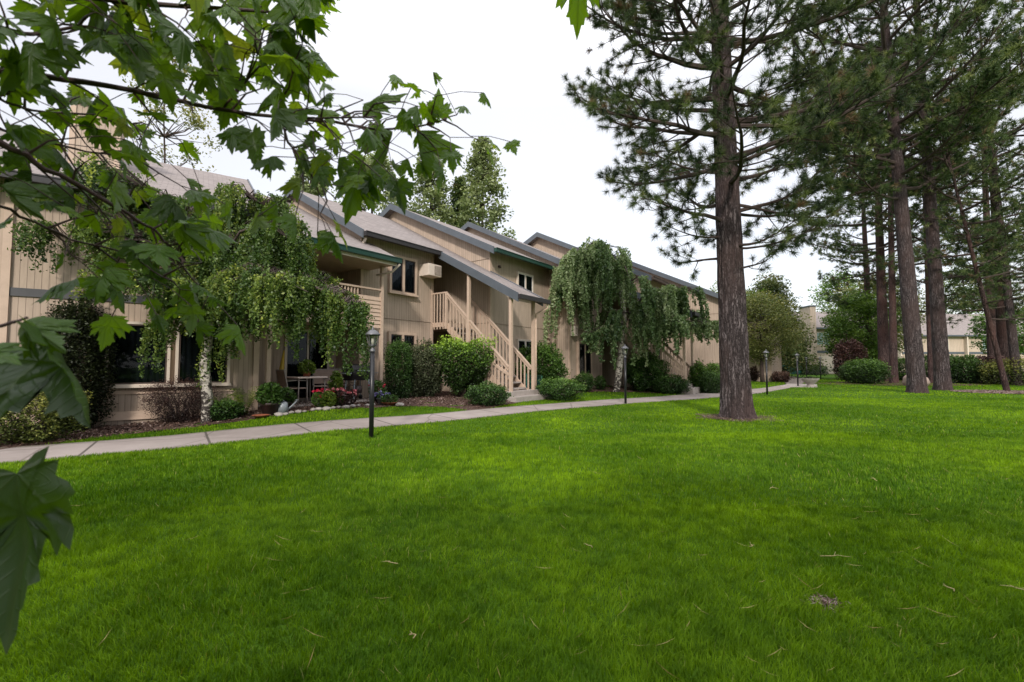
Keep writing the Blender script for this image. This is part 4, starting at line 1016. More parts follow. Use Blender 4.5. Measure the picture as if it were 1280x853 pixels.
weeping(b2, [b2 - Vector((0, 0, .1)), A2(773, 470), A2(776, 445), A2(778, 412), A2(781, 395), A2(776, 372), A2(772, 350), A2(766, 325)], [
    ([A2(772, 350), A2(755, 322, -.3), A2(735, 314, -.5), A2(714, 322, -.6), A2(706, 340, -.6)], .06, (1.2, 3.1, 230, .34)),
    ([A2(768, 335), A2(760, 316, .3), A2(745, 309, .5), A2(725, 312, .6)], .05, (1.2, 2.8, 170, .45)),
    ([A2(770, 340), A2(775, 322, -.3), A2(782, 335, -.8), A2(790, 355, -1)], .05, (.8, 1.8, 80, .3)),
    ([A2(781, 395), A2(800, 375, -.3), A2(822, 366, -.4), A2(848, 364, -.5), A2(862, 384, -.5)], .06, (.7, 2.2, 250, .38)),
    ([A2(781, 395), A2(805, 385, .4), A2(830, 382, .6), A2(852, 392, .7)], .05, (.7, 2.0, 150, .4)),
    ([A2(783, 400), A2(815, 400, -.8), A2(850, 403, -1.1), A2(884, 410, -1.2)], .04, (.5, 1.2, 200, .42)),
    ([A2(778, 412), A2(755, 410, -.8), A2(735, 418, -1.1), A2(722, 425, -1.2)], .03, (.3, .8, 80, .3)),
    ], 'weeping birch with drooping silvery green curtains before the middle of the facade', 6, 'birchleaf2', .10, .15, .045)

# ------------------------------------------------------------------ shrubs and flower beds
def sh(u0, u1, vt, vb, n, mat, lab, **k):
    p, r, h = pxs(u0, u1, vt, vb); dp = k.pop('push', r); p2 = p + Vector((p.x, p.y, 0)).normalized() * dp * .8
    sc = (p2.y / p.y); p2.z = float(gh(p2.x, p2.y)) - .02
    return shrub(p2, r * sc, h * sc, n, mat, lab, **k)
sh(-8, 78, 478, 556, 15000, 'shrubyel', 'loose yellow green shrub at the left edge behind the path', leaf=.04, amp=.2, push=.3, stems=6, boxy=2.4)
pv = ML_world @ Vector((-3.15, -.36, 0)); shrub(pv, .42, 2.45, 26000, 'vine', 'tall dark ivy covered shrub against the wall left of the big window', leaf=.05, boxy=3.5, amp=.12, tmean=.35, top_tint=.1, ry=.45)
sh(191, 256, 477, 530, 15000, 'purple', 'clipped purple brown shrub under the left window', leaf=.024, stems=9, boxy=2.6, amp=.08, push=.35, crownshape=lambda P: P * np.stack([1 + .25 * P[:, 2]] * 2 + [np.ones(len(P))], 1))
sh(584, 635, 480, 508, 9000, 'shrubdark', 'low spreading juniper beside the concrete steps', leaf=.045, amp=.2, push=.3)
sh(672, 727, 474, 501, 9000, 'shrubmid', 'low dark green shrub between the steps and the small lawn', leaf=.05, amp=.2, push=.3, tmean=.35)
sh(818, 859, 470, 493, 8000, 'shrubdark', 'low shrub before the second staircase', leaf=.055, amp=.18, push=.4, tmean=.35)
sh(872, 904, 466, 492, 9000, 'shrubdark', 'round clipped hedge ball by the large pine trunk', leaf=.05, boxy=2.8, amp=.05, push=.4)
sh(1058, 1104, 450, 480, 9000, 'shrubmid', 'big glossy round hedge ball left of the reddish pine trunks', leaf=.10, boxy=2.5, amp=.05, push=.6, tmean=.4)
sh(1048, 1078, 428, 476, 9000, 'purple', 'tall burgundy column shaped shrub behind the hedge ball', leaf=.13, boxy=3, amp=.1, push=1, tmean=.65)
sh(1074, 1104, 428, 474, 9000, 'shrubyel', 'tall green column shaped shrub behind the reddish pines', leaf=.13, boxy=3, amp=.1, push=1.5, tmean=.3)
sh(966, 986, 465, 478, 3500, 'purplelight', 'low reddish shrub at the bend of the path', leaf=.08, boxy=2.8, push=.4)
sh(934, 952, 458, 477, 3500, 'purple', 'dark brownish shrub under the yellow green tree', leaf=.1, push=.4)
sh(968, 982, 461, 470, 2500, 'shrubdark', 'small dark clipped shrub behind the reddish one', leaf=.09, push=.3)
for i, (u0, u1, vt, vb, mt, lab) in enumerate([(996, 1030, 457, 469, 'shrubdark', 'low dark hedge left part before the tower building'), (1031, 1048, 457, 468, 'shrubdark', 'round low hedge before the pale garage wall'), (1002, 1014, 448, 466, 'shrubdark', 'dark upright shrub below the tower wall'),
        (1118, 1150, 448, 476, 'shrubmid', 'hedge section behind the slim reddish pine'), (1146, 1172, 445, 474, 'shrubdark', 'hedge section between the two thick pines'), (1166, 1196, 444, 476, 'shrubdark', 'hedge section right of the thick pines'), (1190, 1222, 446, 480, 'shrubdark', 'large dark hedge mass before the long building'), (1214, 1250, 447, 480, 'purple', 'brownish hedge section behind the thin leaning pine'), (1244, 1300, 449, 482, 'shrubyel', 'yellow green hedge section at the right edge')]):
    sh(u0, u1, vt, vb, 7000, mt, lab, leaf=.10, boxy=3.2, amp=.16, push=.8, top_tint=.5, group='hedge row beyond the lawn' if i > 2 else None)
def shw(u0, u1, vt, t, n, mat, lab, **k):
    s, _ = front((u0 + u1) / 2, 470, t); p = W(s, t); p.z = float(gh(p.x, p.y)) - .02
    r = (u1 - u0) / 2 / F * p.y; h = at((u0 + u1) / 2, vt, p.y).z - p.z
    k.setdefault('ry', min(r, .62)); h -= k.get('base', 0); return shrub(p, r, h, n, mat, lab, **k)
vase = lambda a: (lambda P: P * np.stack([.86 + a * P[:, 2]] * 2 + [np.ones(len(P))], 1))
shw(483, 514, 430, -.75, 15000, 'shrubdark', 'tall narrow clipped evergreen column beside the lower windows', leaf=.045, boxy=4, amp=.07)
shw(510, 550, 432, -.6, 17000, 'shrubgrey', 'shaggy grey green shrub between the evergreen column and the lime topped one', leaf=.055, amp=.16, boxy=2.6, stems=6)
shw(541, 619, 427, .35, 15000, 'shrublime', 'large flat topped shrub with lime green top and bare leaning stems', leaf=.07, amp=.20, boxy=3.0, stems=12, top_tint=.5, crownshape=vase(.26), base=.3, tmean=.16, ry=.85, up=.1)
shw(646, 706, 432, 1.0, 19000, 'shrubmid', 'tall leafy shrub right of the staircase', leaf=.07, amp=.2, top_tint=.3, tmean=.38)
shw(717, 742, 466, 1.75, 6000, 'shrubdark', 'small round shrub below the narrow windows', leaf=.045)
shw(743, 757, 470, 1.7, 2500, 'shrubdark', 'tiny shrub by the dark entry', leaf=.05)
shw(784, 830, 443, 3.3, 15000, 'shrubdark', 'broad dark shrub behind the pale birch trunk', leaf=.075, amp=.22, ry=.9)
shw(862, 884, 454, 5.2, 6000, 'shrubmid', 'green shrub by the far wall right of the second stairs', leaf=.07)
shw(880, 904, 454, 5.3, 6000, 'shrubmid', 'rounded shrub partly behind the large pine trunk', leaf=.07)
# ferns and small plants
def fronds(pos, r, h, n, mat, lab, name='fern', per=26, cat='plant'):
    root = thing(name, pos, 0, lab, cat); V = []; Tn = []
    for i in range(n):
        a = random.random() * 2 * PI; L = r * random.uniform(.6, 1.1); hh = h * random.uniform(.6, 1.1); t0 = random.gauss(.5, .18)
        for j in range(per):
            u = (j + .5) / per; x = math.cos(a) * L * u; y = math.sin(a) * L * u; z = hh * math.sin(min(1.9 * u, PI * .8))
            w = .09 * (1 - u * .75) * (1 if j % 2 else -1); px, py = -math.sin(a), math.cos(a); q = .012
            V += [(x, y, z), (x + math.cos(a) * q, y + math.sin(a) * q, z + .004), (x + px * w + math.cos(a) * .02, y + py * w + math.sin(a) * .02, z - .015)]
            Tn += [t0 + .15 * u] * 3
    mesh_np('foliage', V, np.arange(len(V)).reshape(-1, 3), M[mat], root, np.clip(Tn, 0, 1)); return root
q = gpt(283, 524); fronds(q, .42, .5, 60, 'fern', 'yellow green fern beside the birch trunk', per=34)
q = gpt(306, 519); fronds(q, .38, .62, 60, 'fern', 'taller fern against the wing corner', per=34)
sh(262, 300, 500, 526, 3500, 'shrubdark', 'dark low foliage at the feet of the ferns', leaf=.05, push=.15)

def pot(pos, r, h, mat='terracotta', lab='', rim=True, plant=None, pl_n=900, pr=1.4, ph=.35, leaf=.06, flowers=None, nf=60):
    root = thing('flower_pot', pos, 0, lab, 'plant pot')
    mb = MB(); mb.lathe([(.001, 0), (r * .68, 0), (r * .95, h * .8), (r * 1.06, h * .8), (r * 1.08, h), (r * .95, h), (r * .9, h * .86), (.001, h * .86)], n=22); mb.build('pot', M[mat], root)
    if plant:
        d = rand_unit(pl_n); P = d * (.4 + .6 * rng.random((pl_n, 1)) ** .4) * np.array([r * pr, r * pr, ph]) + np.array([0, 0, h + ph * .55]); P = P[P[:, 2] > h * .6]
        leaves_mesh('plant', P, leaf, M[plant], root, np.clip(.45 + d[:len(P), 2] * .2 + rng.normal(0, .15, len(P)), 0, 1))
        mb = MB()
        for i in range(7): mb.tube([(0, 0, h * .8), (random.uniform(-1, 1) * r * .8, random.uniform(-1, 1) * r * .8, h + ph * .8)], [.008, .004], 4)
        mb.build('stem', M['twig'], root)
    if flowers: blooms(root, flowers, nf, r * pr, h + ph * .7, ph)
    return root
def blooms(root, mat, n, r, z, h, size=.05):
    P = rand_unit(n) * np.array([r, r, h * .7]) + np.array([0, 0, z]); P[:, 2] = np.maximum(P[:, 2], z * .7)
    for q in P:
        Q = q + rng.normal(0, .016, (10, 3)); leaves_mesh('flower', Q, size * 1.15, M[mat], root, np.clip(rng.normal(.5, .25, 10), 0, 1), aspect=.9)
def on_patio(u, t, z=.235): s, _ = front(u, 470, t); v = W(s, t); v.z = z; return v
def on_ground(u, t): s, _ = front(u, 480, t); v = W(s, t); v.z = float(gh(v.x, v.y)) + .02; return v
pot(on_ground(338, .05), .21, .27, 'plasticdark', 'large dark pot with leafy green plant at the patio corner', plant='shrubmid', pl_n=1500, pr=1.35, ph=.30, leaf=.08)
pot(on_ground(327, .25), .16, .05, 'terracotta', 'shallow terracotta saucer left of the large pot')
pot(on_patio(358, -.3, .2), .14, .2, 'plasticdark', 'dark pot with grassy plant behind the watering can', plant='shrubmid', pl_n=700, pr=1.6, ph=.22, leaf=.07)
# watering can
wc = on_ground(354, .15); wr = thing('watering_can', wc, .6, 'grey metal watering can standing by the patio stones', 'watering can')
MB().lathe([(.001, 0), (.12, 0), (.11, .22), (.06, .26), (.055, .26), (.10, .215), (.001, .2)], n=20).build('body', M['zinc'], wr)
MB().tube([(.09, 0, .06), (.2, 0, .16), (.3, 0, .27)], [.025, .018, .014], 8).lathe([(.014, 0), (.04, .03)], (.3, 0, .26), 12).build('spout', M['zinc'], wr)
MB().tube([(-.11, 0, .08), (-.19, 0, .18), (-.15, 0, .3), (-.02, 0, .32), (.05, 0, .25)], .009, 7).build('handle', M['zinc'], wr)
# edging stones
def rock(pos, r, sq, seed, lab, name='edging_stone', mat='stone', cat='stone', group=None, sub=3):
    bm = bmesh.new(); bmesh.ops.create_icosphere(bm, subdivisions=sub, radius=1)
    for v in bm.verts:
        q = v.co * 1.3 + Vector((seed * 3.1, seed, 0)); k = 1 + .28 * noise.noise(q) + .1 * noise.noise(q * 3)
        v.co = Vector((v.co.x * r * k, v.co.y * r * k * .8, v.co.z * r * sq * k))
    me = bpy.data.meshes.new(name); bm.to_mesh(me); bm.free()
    for p_ in me.polygons: p_.use_smooth = True
    me.materials.append(M[mat]); o = link(name, me); o.location = pos; o.rotation_euler = (0, 0, seed); return tag(o, lab, cat, group)
for i in range(15):
    u = 349 + i * 8.4 + random.uniform(-1.5, 1.5); p = on_ground(u, .42 + .06 * math.sin(i * 2)); 
    rock(p + Vector((0, 0, .02)), random.uniform(.05, .12), .5, i, 'rounded pale field stone in the row edging the patio bed', group='edging stones of the patio bed', sub=2)
rock(on_ground(500, .9) + Vector((0, 0, .02)), .14, .4, 33, 'single pale flat stone at the edge of the mulch bed below the evergreen column')
# flower clumps between the stones and the table
for i, (u, t, fl, lab, mt, rr) in enumerate([(404, .1, 'petal_red', 'clump of bright red geraniums in front of the patio table', 'shrubmid', .26), (418, .15, 'petal_pink', 'clump of pink flowers right of the red geraniums', 'shrubmid', .24),
        (411, .28, None, 'lime green leafy plant below the red geraniums', 'fern', .18), (433, .15, 'petal_pink', 'pink and purple flowering plant by the grill', 'purple', .26), (424, .28, None, 'burgundy leafed plant in the patio bed', 'purple', .2)]):
    p = on_ground(u, t); root = thing('flowering_plant', p, 0, lab, 'flowers')
    d = rand_unit(900); P = d * np.array([rr, rr, .2]) + np.array([0, 0, .22]); leaves_mesh('foliage', P[P[:, 2] > 0], .055, M[mt], root, np.clip(rng.normal(.6, .2, (P[:, 2] > 0).sum()), 0, 1))
    mb = MB(); [mb.tube([(0, 0, 0), (random.uniform(-rr, rr) * .7, random.uniform(-rr, rr) * .7, .35)], [.007, .004], 4) for _ in range(6)]; mb.build('stem', M['twig'], root)
    if fl: blooms(root, fl, 14, rr * .95, .36, .14, .06)
pot(on_patio(420, -.35), .15, .24, 'terracotta', 'small terracotta pot with upright strappy plant behind the flowers', plant='fern', pl_n=500, pr=1.2, ph=.42, leaf=.09)
pot(on_ground(472, -.15), .17, .22, 'plasticdark', 'dark pot of mixed red and white flowers right of the lamp post', plant='shrubmid', pl_n=900, pr=1.5, ph=.26, leaf=.06, flowers='petal_red', nf=6)
pot(on_ground(478, .3), .15, .16, 'zinc', 'grey bowl of violet flowers beside the mulch bed', plant='shrubmid', pl_n=400, pr=1.3, ph=.12, leaf=.05, flowers='petal_blue', nf=22)
pot(on_ground(487, .62), .2, .07, 'terracotta', 'low terracotta dish with trailing green plant at the end of the stone row', plant='shrubmid', pl_n=700, pr=1.3, ph=.14, leaf=.05)
# patio furniture
tp = on_patio(381, -1.3); tb = thing('patio_table', tp, RZ, 'square patio table with pinkish top and thin metal legs', 'table')
MB().box((-.42, -.42, .68), (.42, .42, .72)).build('tabletop', M['tabletop'], tb, bevel=.01)
for sx in (-1, 1):
    for sy in (-1, 1): MB().tube([(sx * .36, sy * .36, .68), (sx * .38, sy * .38, 0)], .016, 8).build('leg', M['chair'], tb)
o = pot(tp + Vector((.05, .0, .72)), .11, .12, 'terracotta', 'potted lime green plant standing on the patio table', plant='fern', pl_n=600, pr=2.2, ph=.22, leaf=.07)
def chair(pos, rz, lab, arms=True, w=.56):
    c = thing('patio_chair', pos, rz, lab, 'chair', 'patio chairs')
    MB().box((-w/2, -.25, .41), (w/2, .25, .44)).build('seat', M['cushion'], c, bevel=.008)
    b_ = MB(); b_.beam((-w/2, .25, .44), (-w/2, .34, .9), .025, .025).beam((w/2, .25, .44), (w/2, .34, .9), .025, .025).beam((-w/2, .34, .9), (w/2, .34, .9), .03, .03); b_.build('back_frame', M['chair'], c)
    MB().beam((0, .262, .48), (0, .335, .88), w - .04, .012, up=(0, -1, .2)).build('backrest', M['cushion'], c)
    for sx in (-1, 1):
        for y, z in ((-.24, .62), (.25, .62)): MB().tube([(sx * w/2, y, z if y < 0 else .44), (sx * w/2, y * 1.08, 0)], .014, 7).build('leg', M['chair'], c)
        MB().tube([(sx * w/2, -.25, .62), (sx * w/2, .02, .64), (sx * w/2, .28, .62)], .016, 7).build('armrest', M['chair'], c)
    return c
chair(on_patio(367, -1.25), RZ + 1.45, 'metal patio chair left of the table with its back to the wing')
chair(on_patio(405, -1.7), RZ - .5, 'tan slatted patio chair right of the table near the glass door')
chair(on_patio(424, -1.75), RZ - .1, 'tan wide patio chair between the table and the grill', w=.8)
gr = thing('barbecue_grill', on_patio(447, -1.15), RZ + .1, 'black lidded barbecue grill on a metal stand by the downspout', 'grill')
MB().prism([(-.24, .78), (-.24, .9), (-.17, 1.02), (.1, 1.06), (.24, .98), (.26, .8)], -.36, .36).build('lid', M['black'], gr, bevel=.015)
MB().prism([(-.24, .775), (.26, .795), (.2, .58), (-.18, .58)], -.36, .36).build('firebox', M['black'], gr, bevel=.01)
MB().beam((-.25, -.28, .87), (.25, -.28, .87), .025, .025).build('handle', M['zinc'], gr)
for sx in (-1, 1):
    MB().beam((sx * .26, -.18, .6), (sx * .3, -.2, 0), .03, .03).build('leg', M['zinc'], gr); MB().beam((sx * .26, .18, .6), (sx * .3, .2, .06), .03, .03).build('leg', M['zinc'], gr)
    MB().tube([(sx * .3 - .02, .2, .07), (sx * .3 + .02, .2, .07)], .07, 14).build('wheel', M['black'], gr)
    MB().box((sx * .37, -.2, .78), (sx * .62, .2, .80)).build('side_shelf', M['zinc'], gr)
MB().tube([(0, 0, .42), (0, 0, .2)], .13, 14).build('gas_bottle', M['plasticdark'], gr)
ub = thing('folded_parasol', on_patio(347, -2.3), 0, 'folded yellow parasol leaning on the wall left of the glass door', 'parasol')
MB().tube([(0, 0, .0), (.02, .3, 1.55)], .018, 8).build('pole', M['chair'], ub)
MB().tube([(.004, .06, .3), (.01, .12, .5), (.015, .2, 1.0), (.02, .28, 1.45)], [.09, .075, .06, .02], 9).build('canopy', M['yellow'], ub)
tr = thing('wire_trellis', on_ground(667, 1.6), RZ, 'teal green wire garden fence beside the stair post', 'trellis')
mb = MB(); mb.beam((-.45, 0, 0), (-.45, 0, .8), .02, .02).beam((.55, 0, 0), (.55, 0, .7), .02, .02); mb.build('post', M['teal'], tr)
mb = MB(); [mb.beam((-.45 + k * .08, 0, .03), (-.45 + k * .08, 0, .75 - k * .006), .006, .006) for k in range(13)]; [mb.beam((-.45, 0, z), (.55, 0, z - .02), .006, .006) for z in (.1, .3, .5, .74)]; mb.build('wire_mesh', M['teal'], tr)

# ------------------------------------------------------------------ lamp posts
def lamp(pos, lab):
    L = thing('lamp_post', pos, 0, lab, 'lamp post', 'black lamp posts along the footpath')
    MB().tube([(0, 0, -.1), (0, 0, 1.50)], .040, 14).build('post', M['black'], L)
    MB().lathe([(.05, 1.49), (.052, 1.52), (.03, 1.54), (.026, 1.565), (.062, 1.59), (.066, 1.60), (.001, 1.605)], n=16).build('collar', M['lamptop'], L)
    hd = MB()
    hd.lathe([(.128, 1.775), (.132, 1.785), (.118, 1.80), (.09, 1.835), (.05, 1.862), (.024, 1.868), (.02, 1.88), (.026, 1.895), (.012, 1.905), (.006, 1.935), (.001, 1.945)], n=20)
    hd.lathe([(.001, 1.772), (.128, 1.775)], n=20)
    for k in range(6):
        a = k * PI / 3 + .2; hd.beam((math.cos(a) * .062, math.sin(a) * .062, 1.60), (math.cos(a) * .108, math.sin(a) * .108, 1.775), .010, .010)
    for r, z in ((.066, 1.605), (.108, 1.77)): hd.tube([(math.cos(k * PI / 3 + .2) * r, math.sin(k * PI / 3 + .2) * r, z) for k in range(7)], .006, 5)
    hd = hd.build('lantern', M['lamptop'], L)
    MB().lathe([(.058, 1.605), (.102, 1.77)], n=6).build('glass', M['lampglass'], hd)
    MB().lathe([(.001, 1.61), (.022, 1.615), (.026, 1.66), (.022, 1.72), (.001, 1.74)], n=12).build('bulb', M['frost'], hd)
    return L
l0 = lamp(gpt(464, 548), 'black lamp post nearest the viewer, standing on the lawn edge left of centre')
for (u, v, lab) in [(782, 505, 'lamp post standing before the pale trunk of the middle birch'), (959, 493.5, 'lamp post just right of the large pine trunk at the path edge'),
                    (997.5, 483.5, 'lamp post left of the stone planter bowl'), (1008.5, 474, 'lamp post behind the stone planter bowl'), (1026, 474.5, 'rightmost lamp post before the pale garage wall'), (990, 472, 'farthest lamp post near the green fence at the path end')]:
    c = copy_tree(l0); c.location = gpt(u, v); c['label'] = lab; c.rotation_euler.z = random.uniform(-.5, .5)
# planter bowl on its pad
pb = gpt(1013, 484); bw_ = thing('stone_planter', pb, .3, 'weathered stone bowl planter on a short foot at the end of the path', 'planter')
MB().lathe([(.001, .0), (.21, .0), (.19, .07), (.15, .12), (.19, .18), (.36, .33), (.43, .44), (.45, .48), (.39, .48), (.3, .41), (.001, .40)], n=24).build('bowl', M['stone'], bw_)
d = rand_unit(500); P = d * np.array([.36, .36, .10]) + np.array([0, 0, .46]); leaves_mesh('plant', P, .09, M['shrubgrey'], bw_, np.clip(rng.normal(.5, .2, 500), 0, 1))
sv = [gpt(975, 484.2), gpt(1022, 484.6), gpt(1021, 481.0), gpt(985, 480.5)]
mb = MB(); mb.face([(p.x, p.y, .030) for p in sv], [(p.x, p.y) for p in sv]); [mb.face([(sv[i].x, sv[i].y, -.05), (sv[(i+1) % 4].x, sv[(i+1) % 4].y, -.05), (sv[(i+1) % 4].x, sv[(i+1) % 4].y, .03), (sv[i].x, sv[i].y, .03)], [(0, 0), (1, 0), (1, .1), (0, .1)]) for i in range(4)]
tag(mb.build('concrete_pad', M['concrete']), kind='structure')
rk = rock(gpt(1161, 484) + Vector((.3, 1.2, .25)), .62, .95, 5, 'pinkish weathered boulder between the two thick pine trunks', 'boulder', 'boulder', 'boulder', sub=4)
rock(gpt(1188, 480) + Vector((0, 1, .05)), .45, .35, 8, 'low pale flat rock right of the boulder', 'garden_rock', 'stone', 'stone')

# ------------------------------------------------------------------ far buildings
def far_house(name, x0, x1, y, depth, ze, zr, lab, wins, tower=None, gar=None):
    r = thing(name, (x0, y, 0), 0, lab, 'building'); w = x1 - x0
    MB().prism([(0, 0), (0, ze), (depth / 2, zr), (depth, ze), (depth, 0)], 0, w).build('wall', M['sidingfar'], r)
    rf = MB().prism([(-.5, ze - .1), (depth / 2, zr + .15), (depth + .5, ze - .1), (depth + .5, ze - .25), (depth / 2, zr), (-.5, ze - .25)], -.3, w + .3).build('roof', M['shingle'], r)
    MB().box((-.3, -.62, ze - .28), (w + .3, -.5, ze - .08)).build('gutter', M['fascia'], rf)
    MB().box((.0, -.04, 2.65), (w, -.002, 2.95)).build('band_board', M['fascia'], r)
    for (a, b, z0, z1) in wins:
        o = MB().box((a - .12, -.06, z0 - .12), (b + .12, -.045, z1 + .12)).box((a - .12, -.045, z0 - .12), (b + .12, -.002, z1 + .12)).build('window', M['trimlight'], r)
        m = (a + b) / 2
        for c0, c1 in ((a, m - .04), (m + .04, b)): MB().box((c0, -.075, z0), (c1, -.062, z1)).build('pane', M['tealglass'], o)
    for x in np.arange(0, w + .1, 9.2): MB().box((x - .14, -.5, 0), (x + .02, -.003, ze - .28)).build('fin_wall', M['trimlight'], r)
    if tower:
        a, b, z = tower; t = MB().box((a, -.8, 0), (b, 1.2, z)).build('chimney', M['sidingfar'], r); MB().box((a - .08, -.88, z), (b + .08, 1.28, z + .15)).build('chimney_cap', M['fascia'], t)
    if gar:
        for a, b in gar: 
            g_ = MB().box((a, -.05, .1), (b, -.003, 2.3)).build('garage_door', M['trimlight'], r)
            for k in range(4): MB().box((a, -.058, .5 + k * .45), (b, -.0505, .53 + k * .45)).build('panel_joint', M['trim'], g_)
    return r
def fx(u, Y): return at(u, 455, Y).x
x0 = fx(1124, 63)
far_house('long_building', x0, x0 + 37, 63, 10, 5.35, 8.6, 'long tan two storey building behind the hedge and pines at the right', [(fx(1176, 63) - x0 - .3, fx(1186, 63) - x0, 3.3, 4.9), (fx(1229, 63) - x0, fx(1258, 63) - x0, 3.3, 4.9), (fx(1130, 63) - x0, fx(1142, 63) - x0, 3.3, 4.9), (fx(1290, 63) - x0, fx(1310, 63) - x0, 3.3, 4.9)])
x0 = fx(1013, 57)
far_house('tower_building', x0, x0 + 9, 57, 9, 5.9, 8.2, 'distant tan house with tall chimney tower at the end of the lawn', [(.9, 2.5, 3.7, 5.2)], (-.35, .35, 8.4), [(.9, 3.6)])
x0 = fx(1082, 66); far_house('background_house', x0 - 1, x0 + 5.5, 68, 9, 5.2, 7.5, 'small tan house seen between trees left of the reddish pines', [(1, 2.4, 3.3, 4.8)])
# court fence
a, b = at(974, 455, 52), at(1001, 455, 53); fe = thing('court_fence', (a.x, a.y, 0), math.atan2(b.y - a.y, b.x - a.x), 'teal windscreened court fence at the end of the footpath', 'fence')
Lf = (b - a).length
for k in range(4): MB().tube([(Lf * k / 3, 0, 0), (Lf * k / 3, 0, 1.6)], .04, 8).build('post', M['teal'], fe)
MB().box((0, -.01, .15), (Lf, .01, 1.5)).build('windscreen', M['teal'], fe)

# ------------------------------------------------------------------ maple branches overhead
def maple_outline():
    """half outline of a five lobed leaf, tip along +y, petiole at the origin; width about 1"""
    h = [(0, 0), (.07, -.05), (.20, -.10), (.33, -.12), (.27, -.03), (.40, -.02), (.36, .07), (.50, .13), (.62, .20), (.50, .23), (.50, .33), (.40, .31), (.44, .42), (.47, .53), (.37, .48), (.34, .55), (.24, .44), (.19, .44),
         (.20, .58), (.25, .66), (.17, .67), (.15, .78), (.09, .80), (.05, .92), (0, 1.02)]
    return h
HO = maple_outline()
OUT = HO + [(-x, y) for x, y in HO[-2:0:-1]]
def leaf_verts(R, fold, droop, curl):
    pts = []; c = (0, .26)
    rings = [0, .33, .66, 1]
    for k in rings:
        for (x, y) in (OUT if k else [c]):
            px = c[0] + (x - c[0]) * k; py = c[1] + (y - c[1]) * k
            pts.append((px, py))
    V = []
    for px, py in pts:
        z = -fold * abs(px) * 1.0 - droop * max(0, py) ** 2 * .6 - curl * px * px * .9 + .03 * math.sin(px * 14 + R * 6) * abs(px) * 2 + .025 * math.sin(py * 11 + R * 9)
        # vein pleats
        ang = math.atan2(abs(px), py + .02); z += .018 * math.cos(ang / .42 * PI * 2) * min(1, math.hypot(px, py) * 2)
        V.append((px * (1 - .25 * fold), py, z))
    n = len(OUT); F_ = []
    for i in range(n):
        j = (i + 1) % n
        F_.append((0, 1 + i, 1 + j))
        for k in range(2): F_.append((1 + k*n + i, 1 + (k+1)*n + i, 1 + (k+1)*n + j)); F_.append((1 + k*n + i, 1 + (k+1)*n + j, 1 + k*n + j))
    return np.array(V), np.array(F_), np.array(pts)
LV = [leaf_verts(i * .37, f, d_, c) for i, (f, d_, c) in enumerate([(.1, .2, .1), (.35, .5, .2), (.6, .3, .4), (.15, .9, .1), (.9, .5, .2), (.3, .1, .6), (1.3, .6, .3)])]
mapleR = random.Random(3)
mt = thing('maple_tree', (-2.6, -2.2, 0), 0, 'maple tree whose leafy branches hang into the view from the upper left', 'tree')
mo = Vector((-2.6, -2.2, 0))
mV, mF, mUV, mT = [], [], [], []; mcount = 0
pet = MB(); mbr = MB()
def add_leaf(p, tipdir, nrm, size, var=None, tint=None):
    global mcount
    v, f, uv = LV[var if var is not None else mapleR.randrange(len(LV))]
    y = Vector(tipdir).normalized(); z = Vector(nrm); z = (z - y * z.dot(y)).normalized(); x = y.cross(z)
    R3 = np.array([x, y, z]).T
    mV.append((v @ R3.T) * size + np.array(p - mo)); mF.append(f + mcount); mUV.append(uv[f].reshape(-1, 2)); mcount += len(v)
    mT.append(np.full(len(v), tint if tint is not None else min(.93, max(0, mapleR.gauss(.45, .2)))))
def spray(p, d, n, size, sag=.35, plen=.09):
    """a twig tip: pairs of leaves on long petioles"""
    for i in range(n):
        a = mapleR.uniform(0, 2 * PI); side = Vector((math.cos(a), math.sin(a) * .8, mapleR.uniform(-.7, .5)))
        pd = (d * .6 + side).normalized(); L = plen * mapleR.uniform(.6, 1.4)
        e = p + pd * L + Vector((0, 0, -.12 * L)); pet.tube([p - mo, (p + pd * L * .5) - mo, e - mo], [.0012, .0010, .0012], 4, cap=False)
        td = (pd * .7 + Vector((mapleR.gauss(0, .35), mapleR.gauss(0, .35), -sag - mapleR.random() * .7))).normalized()
        nr = Vector((mapleR.gauss(0, .5), mapleR.gauss(-.15, .5), 1.0 + mapleR.random()))
        add_leaf(e, td, nr, size * .74 * mapleR.uniform(.6, 1.3))
def branch(pts, r0, r1, seg=5):
    P = []; 
    for i in range(len(pts) - 1):
        for k in range(seg):
            t = k / seg; P.append(pts[i].lerp(pts[i+1], t))
    P.append(pts[-1])
    for _ in range(2): P = [P[0]] + [(P[i-1] + P[i] * 2 + P[i+1]) / 4 for i in range(1, len(P) - 1)] + [P[-1]]
    K = len(P) - 1
    mbr.tube([q - mo + Vector((mapleR.gauss(0, .0012),) * 3) for q in P], [(r0 + (r1 - r0) * i / K) * (1.18 if i % 6 == 3 else 1) for i in range(K + 1)], 8, cap=True)
    return P
def leafy(P, step, tw, size, n=2, t0=0.0, up=.2, keep=None):
    """side twigs with leaf sprays along the polyline P"""
    acc = 0; total = sum((P[i+1] - P[i]).length for i in range(len(P) - 1)); run = 0
    for i in range(len(P) - 1):
        L = (P[i+1] - P[i]).length; run += L; acc += L
        if run / total < t0 or acc < step: continue
        acc = 0; d = (P[i+1] - P[i]).normalized()
        for sgn in (-1, 1):
            sd = (d * .6 + Vector((0, 0, 1)) * sgn * mapleR.uniform(.3, 1) * 1.0 + Vector((0, mapleR.uniform(-.7, .7), up))).normalized()
            l = tw * mapleR.uniform(.35, 1.2); e = P[i] + sd * l * .5 + Vector((0, 0, -.0)); e2 = e + (sd + Vector((mapleR.gauss(0, .3), mapleR.gauss(0, .3), -.35))).normalized() * l * .5
            if keep and not keep(e2): continue
            mbr.tube([P[i] - mo, e - mo, e2 - mo], [.0028, .002, .0013], 5, cap=False)
            spray(e2, sd, n, size); 
            if l > .1: spray(e, sd, 1, size)
